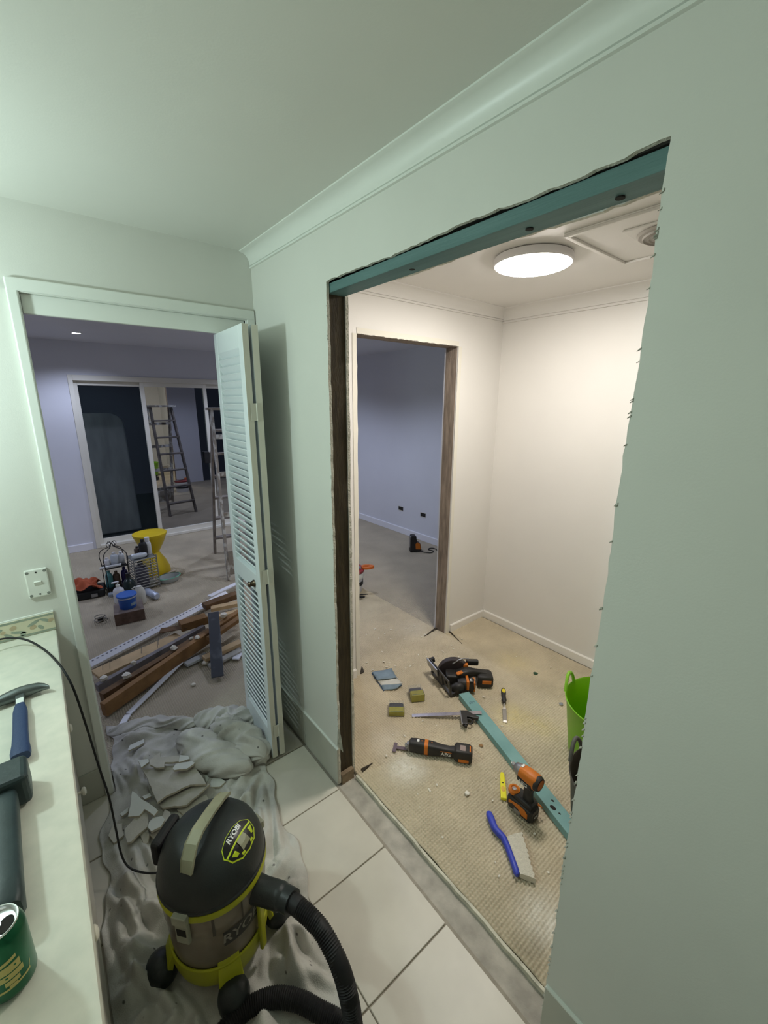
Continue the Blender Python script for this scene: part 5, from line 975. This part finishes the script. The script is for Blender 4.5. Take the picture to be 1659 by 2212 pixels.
# ================================================================== heap of stripped timber
m_t1 = M('orange_brown_timber', (.27, .145, .055), .75, var=.25, vscale=10, bump=.15, bscale=60); m_t2 = M('pale_pine', (.54, .39, .22), .75, var=.15, vscale=9, bump=.1, bscale=60); m_t3 = M('dark_brown_timber', (.15, .085, .04), .8, var=.3, vscale=12); m_gs2 = M('grey_painted_side', (.23, .21, .22), .7, var=.2, vscale=14)
m_pvc = M('white_trim_plastic', (.80, .81, .88), .45); m_blade = M('blue_black_bar', (.05, .055, .065), .45, .3, col2=(.16, .18, .20), vscale=9, thr=(.5, .8))
def plank(pa, pb, za, zb, wd_, h, mat, label, name='timber_plank', cat='timber', nails=(), roll=0.0, lump=()):
    A_, B_ = F(*pa, za), F(*pb, zb); rz = ang(A_, B_); Ll = math.hypot(B_.x-A_.x, B_.y-A_.y); t = thing(name, label, cat, (A_.x, A_.y, 0), rz, 'stripped timber heap')
    up = Matrix.Rotation(roll, 4, 'X') @ Vector((0, 0, 1))
    b_ = MB().beam((0, 0, za), (Ll, 0, zb), wd_, h, up=tuple(up)).build('board', mat, t, bevel=.002)
    for f_, o_ in nails: z_ = za+(zb-za)*f_; MB().cyl((Ll*f_, o_, z_-.002), (Ll*f_+.012, o_+.012, z_+.045), .0016, n=6).build('nail', m_gs, t)
    for k, (f_, o_, r_) in enumerate(lump):
        z_ = za+(zb-za)*f_; rr = random.Random(k+int(Ll*99)); q_ = MB(); q_.loft([[(Ll*f_+r_*math.sin(math.pi*(i+.2)/4.4)*rr.uniform(.6, 1.3)*math.cos(2*math.pi*j/6), o_+r_*math.sin(math.pi*(i+.2)/4.4)*rr.uniform(.6, 1.3)*math.sin(2*math.pi*j/6), z_-.004+r_*.7*(1-math.cos(math.pi*(i+.2)/4.4))) for j in range(6)] for i in range(5)]); q_.build('plaster_lump', m_crumb, t)
    return t
# white perforated corner bead: angle profile with a row of holes
A, B = F(200, 1430, .05), F(446, 1303, .05); Lw_ = math.hypot(B.x-A.x, B.y-A.y)
cb_ = thing('corner_bead', 'long white perforated corner trim along the back of the timber heap', 'trim', (A.x, A.y, 0), ang(A, B), 'stripped timber heap')
MB().loft([[(x, -.040, .045), (x, 0, .072), (x, .040, .050), (x, .040, .047), (x, 0, .068), (x, -.040, .041)] for x in (-.12, Lw_+.22)]).build('bead', m_pvc, cb_)
hl_ = MB()
for k in range(34): x_ = -.1+k*(Lw_+.1)/34; hl_.add([(x_+.006+.009*math.cos(t), -.010+.004*math.sin(t), .0657+.004*math.sin(t)*.65) for t in [i*math.pi/4 for i in range(8)]], [tuple(range(8))])
hl_.build('perforations', M('hole_grey', (.22, .22, .27), .8), cb_, fix=False)['kind'] = 'stuff'
plank((452, 1287), (512, 1259), .05, .05, .05, .012, m_pvc, 'white trim strip leading behind the louvre door at the back of the heap', 'trim_strip', 'trim')
plank((205, 1455), (388, 1372), .075, .075, .115, .022, m_t2, 'wide pale pine board studded with nails in the heap', nails=((.08, .0), (.14, -.02), (.68, -.03), (.72, .0), (.5, -.01)))
plank((208, 1479), (440, 1350), .07, .10, .035, .05, m_gs2, 'grey-sided timber between the pale board and the brown beam', lump=((.30, 0, .02), (.06, .0, .025)))
plank((218, 1498), (452, 1358), .085, .115, .045, .06, m_t3, 'dark brown timber with plaster lumps in the heap', lump=((.20, .0, .028), (.62, 0, .026), (.8, 0, .016)))
plank((220, 1520), (516, 1318), .095, .15, .040, .085, m_t1, 'orange-brown timber beam at the front of the heap', lump=((.62, 0, .018),))
plank((440, 1305), (512, 1279), .13, .14, .075, .045, m_t3, 'dark timber with a splintered pale end on top of the heap')
plank((388, 1345), (445, 1328), .15, .15, .085, .06, m_t1, 'short broken brown block on top of the heap')
plank((455, 1312), (515, 1300), .11, .12, .06, .03, m_t2, 'yellow pine offcut at the back of the heap near the louvre door')
plank((470, 1330), (520, 1316), .10, .11, .05, .03, m_t2, 'second yellow pine offcut at the back of the heap')
plank((345, 1362), (405, 1352), .105, .115, .07, .006, m_t3, 'curved dark veneer sliver over the pale board', name='veneer_sliver')
plank((440, 1420), (520, 1384), .055, .055, .06, .025, m_t2, 'pale plank at the right foot of the heap')
plank((452, 1437), (520, 1402), .03, .03, .05, .018, M('grey_white_board', (.42, .41, .38), .8, var=.15, vscale=14), 'grey-white plank under the pale plank at the right foot of the heap')
plank((400, 1433), (446, 1411), .03, .03, .05, .02, m_milk, 'short whitewashed board left of the dark metal bar')
plank((450, 1377), (520, 1330), .13, .14, .045, .03, m_t1, 'brown timber with a splintered end crossing the dark metal bar', name='timber_plank')
plank((461, 1322), (470, 1462), .225, .030, .075, .006, m_blade, 'flat dark grey metal bar leaning across the heap', 'metal_bar', 'metal bar')
plank((277, 1541), (416, 1404), .012, .05, .032, .010, m_pvc, 'long narrow white beading running off the front of the heap', 'beading', 'trim')
plank((262, 1566), (276, 1543), .010, .012, .034, .010, m_pvc, 'snapped end piece of white beading next to the drop sheet', 'beading', 'trim')
plank((508, 1423), (520, 1405), .02, .02, .05, .012, m_pvc, 'small white trim offcut beside the louvre door', 'trim_strip', 'trim')
for k, (u, v, r_, lab) in enumerate(((484, 1333, .030, 'white plaster lump right of the top of the dark metal bar'), (444, 1436, .025, 'plaster lump left of the dark metal bar'), (418, 1481, .014, 'small plaster crumb on the carpet below the dark metal bar'))):
    crumb(u, v, r_, m_crumb, 'plaster_chunk', lab, 'plaster', 20+k, z=.15 if k == 0 else 0.0)
# ================================================================== far end of the living room, seen through the stripped doorway
p = F(895, 1190); cg = thing('battery_charger', 'black and orange battery charger on the floor by the cool grey wall', 'charger', (p.x, p.y, 0), -.5)
MB().prism([(-.06, 0), (.07, 0), (.075, .03), (.065, .10), (.02, .13), (.01, .20), (-.045, .205), (-.06, .17)], -.045, .045, m=rotm(math.pi/2)).build('body', m_bk, cg, bevel=.008); MB().prism([(.005, .035), (.068, .03), (.058, .10), (.02, .125), (.0, .10)], -.047, .047, m=rotm(math.pi/2)).build('battery', m_or, cg, bevel=.004); MB().box(-.062, -.045, -.03, .03, .05, .19).build('grey_front', m_gs, cg, bevel=.004)
cpth = [F(905, 1190, .006), F(918, 1193, .006), F(930, 1194, .006), F(936, 1190, .006), F(925, 1187, .006), F(930, 1184, .006), F(941, 1186, .006), F(955, 1200, .006)]
MB().tube([tuple(cg.matrix_basis.inverted() @ q_) for q_ in spline(cpth, 8)], .005, 6).build('cord', m_rubb, cg, smooth=60)
p = F(941, 1194); lb_ = MB().box(-.006, .006, -.16, .16, 0, .34, 0, rotm(0, -.15, 0)).build('leaning_board', m_pvc); lb_.location = (p.x+.16, p.y-.14, 0); lb_.rotation_euler.z = .25; tag(lb_, 'white board leaning beside the stripped doorway behind the charger', 'board')
p = F(778, 1272); bk_ = thing('paint_bucket', 'white paint bucket with a dark red lid half behind the doorway edge', 'bucket', (p.x-.10, p.y+.02, 0)); m_red = M('dark_red_lid', (.30, .03, .035), .45)
MB().lathe([(.0001, 0), (.105, 0), (.11, .01), (.125, .20), (.127, .215)], 36).build('body', m_wp, bk_, smooth=40); MB().lathe([(.130, .205), (.134, .21), (.134, .228), (.120, .232), (.0001, .230)], 36).build('lid', m_red, bk_, smooth=40); MB().lathe([(.128, .150), (.131, .155), (.131, .195), (.128, .20)], 36).build('white_band', m_trim, bk_, smooth=40)
MB().lathe([(.122, .08), (.1225, .12)], 36, cap=False).build('dark_label', m_rubb, bk_, smooth=40)
t = thing('hand_saw', 'orange-handled hand saw resting on the red-lidded bucket', 'saw', (bk_.location.x, bk_.location.y-.02, .232), -.55)
b = MB(); ring = [(.14+.06*math.cos(a_)*(1+.25*math.cos(a_)), .040*math.sin(a_)) for a_ in [i*math.pi/8 for i in range(16)]]; inn = [(.14+.035*math.cos(a_), .018*math.sin(a_)) for a_ in [i*math.pi/8 for i in range(16)]]
for z in (0, .022): b.add([(x, y, z) for x, y in ring]+[(x, y, z) for x, y in inn], [(i, (i+1) % 16, (i+1) % 16+16, i+16) for i in range(16)])
b.f += [(i, (i+1) % 16, (i+1) % 16+32, i+32) for i in range(16)]+[(i+16, (i+1) % 16+16, (i+1) % 16+48, i+48) for i in range(16)]; b.mi += [0]*32
b.build('handle', M('saw_orange', (.60, .14, .02), .45), t); MB().prism([(.09, -.03), (.09, .03), (-.25, .012), (-.25, -.03)], .009, .011).build('blade', m_gs, t)
p = F(790, 1292); t = thing('wire_offcut', 'small tangle of dark wire on the floor by the doorway edge', 'wire', (p.x-.02, p.y, 0)); rr = random.Random(3)
MB().tube([tuple(q_) for q_ in spline([(rr.uniform(-.06, .06), rr.uniform(-.05, .05), rr.uniform(.006, .05)) for _ in range(9)], 6)], .004, 6).build('strand', m_rubb, t, smooth=60)
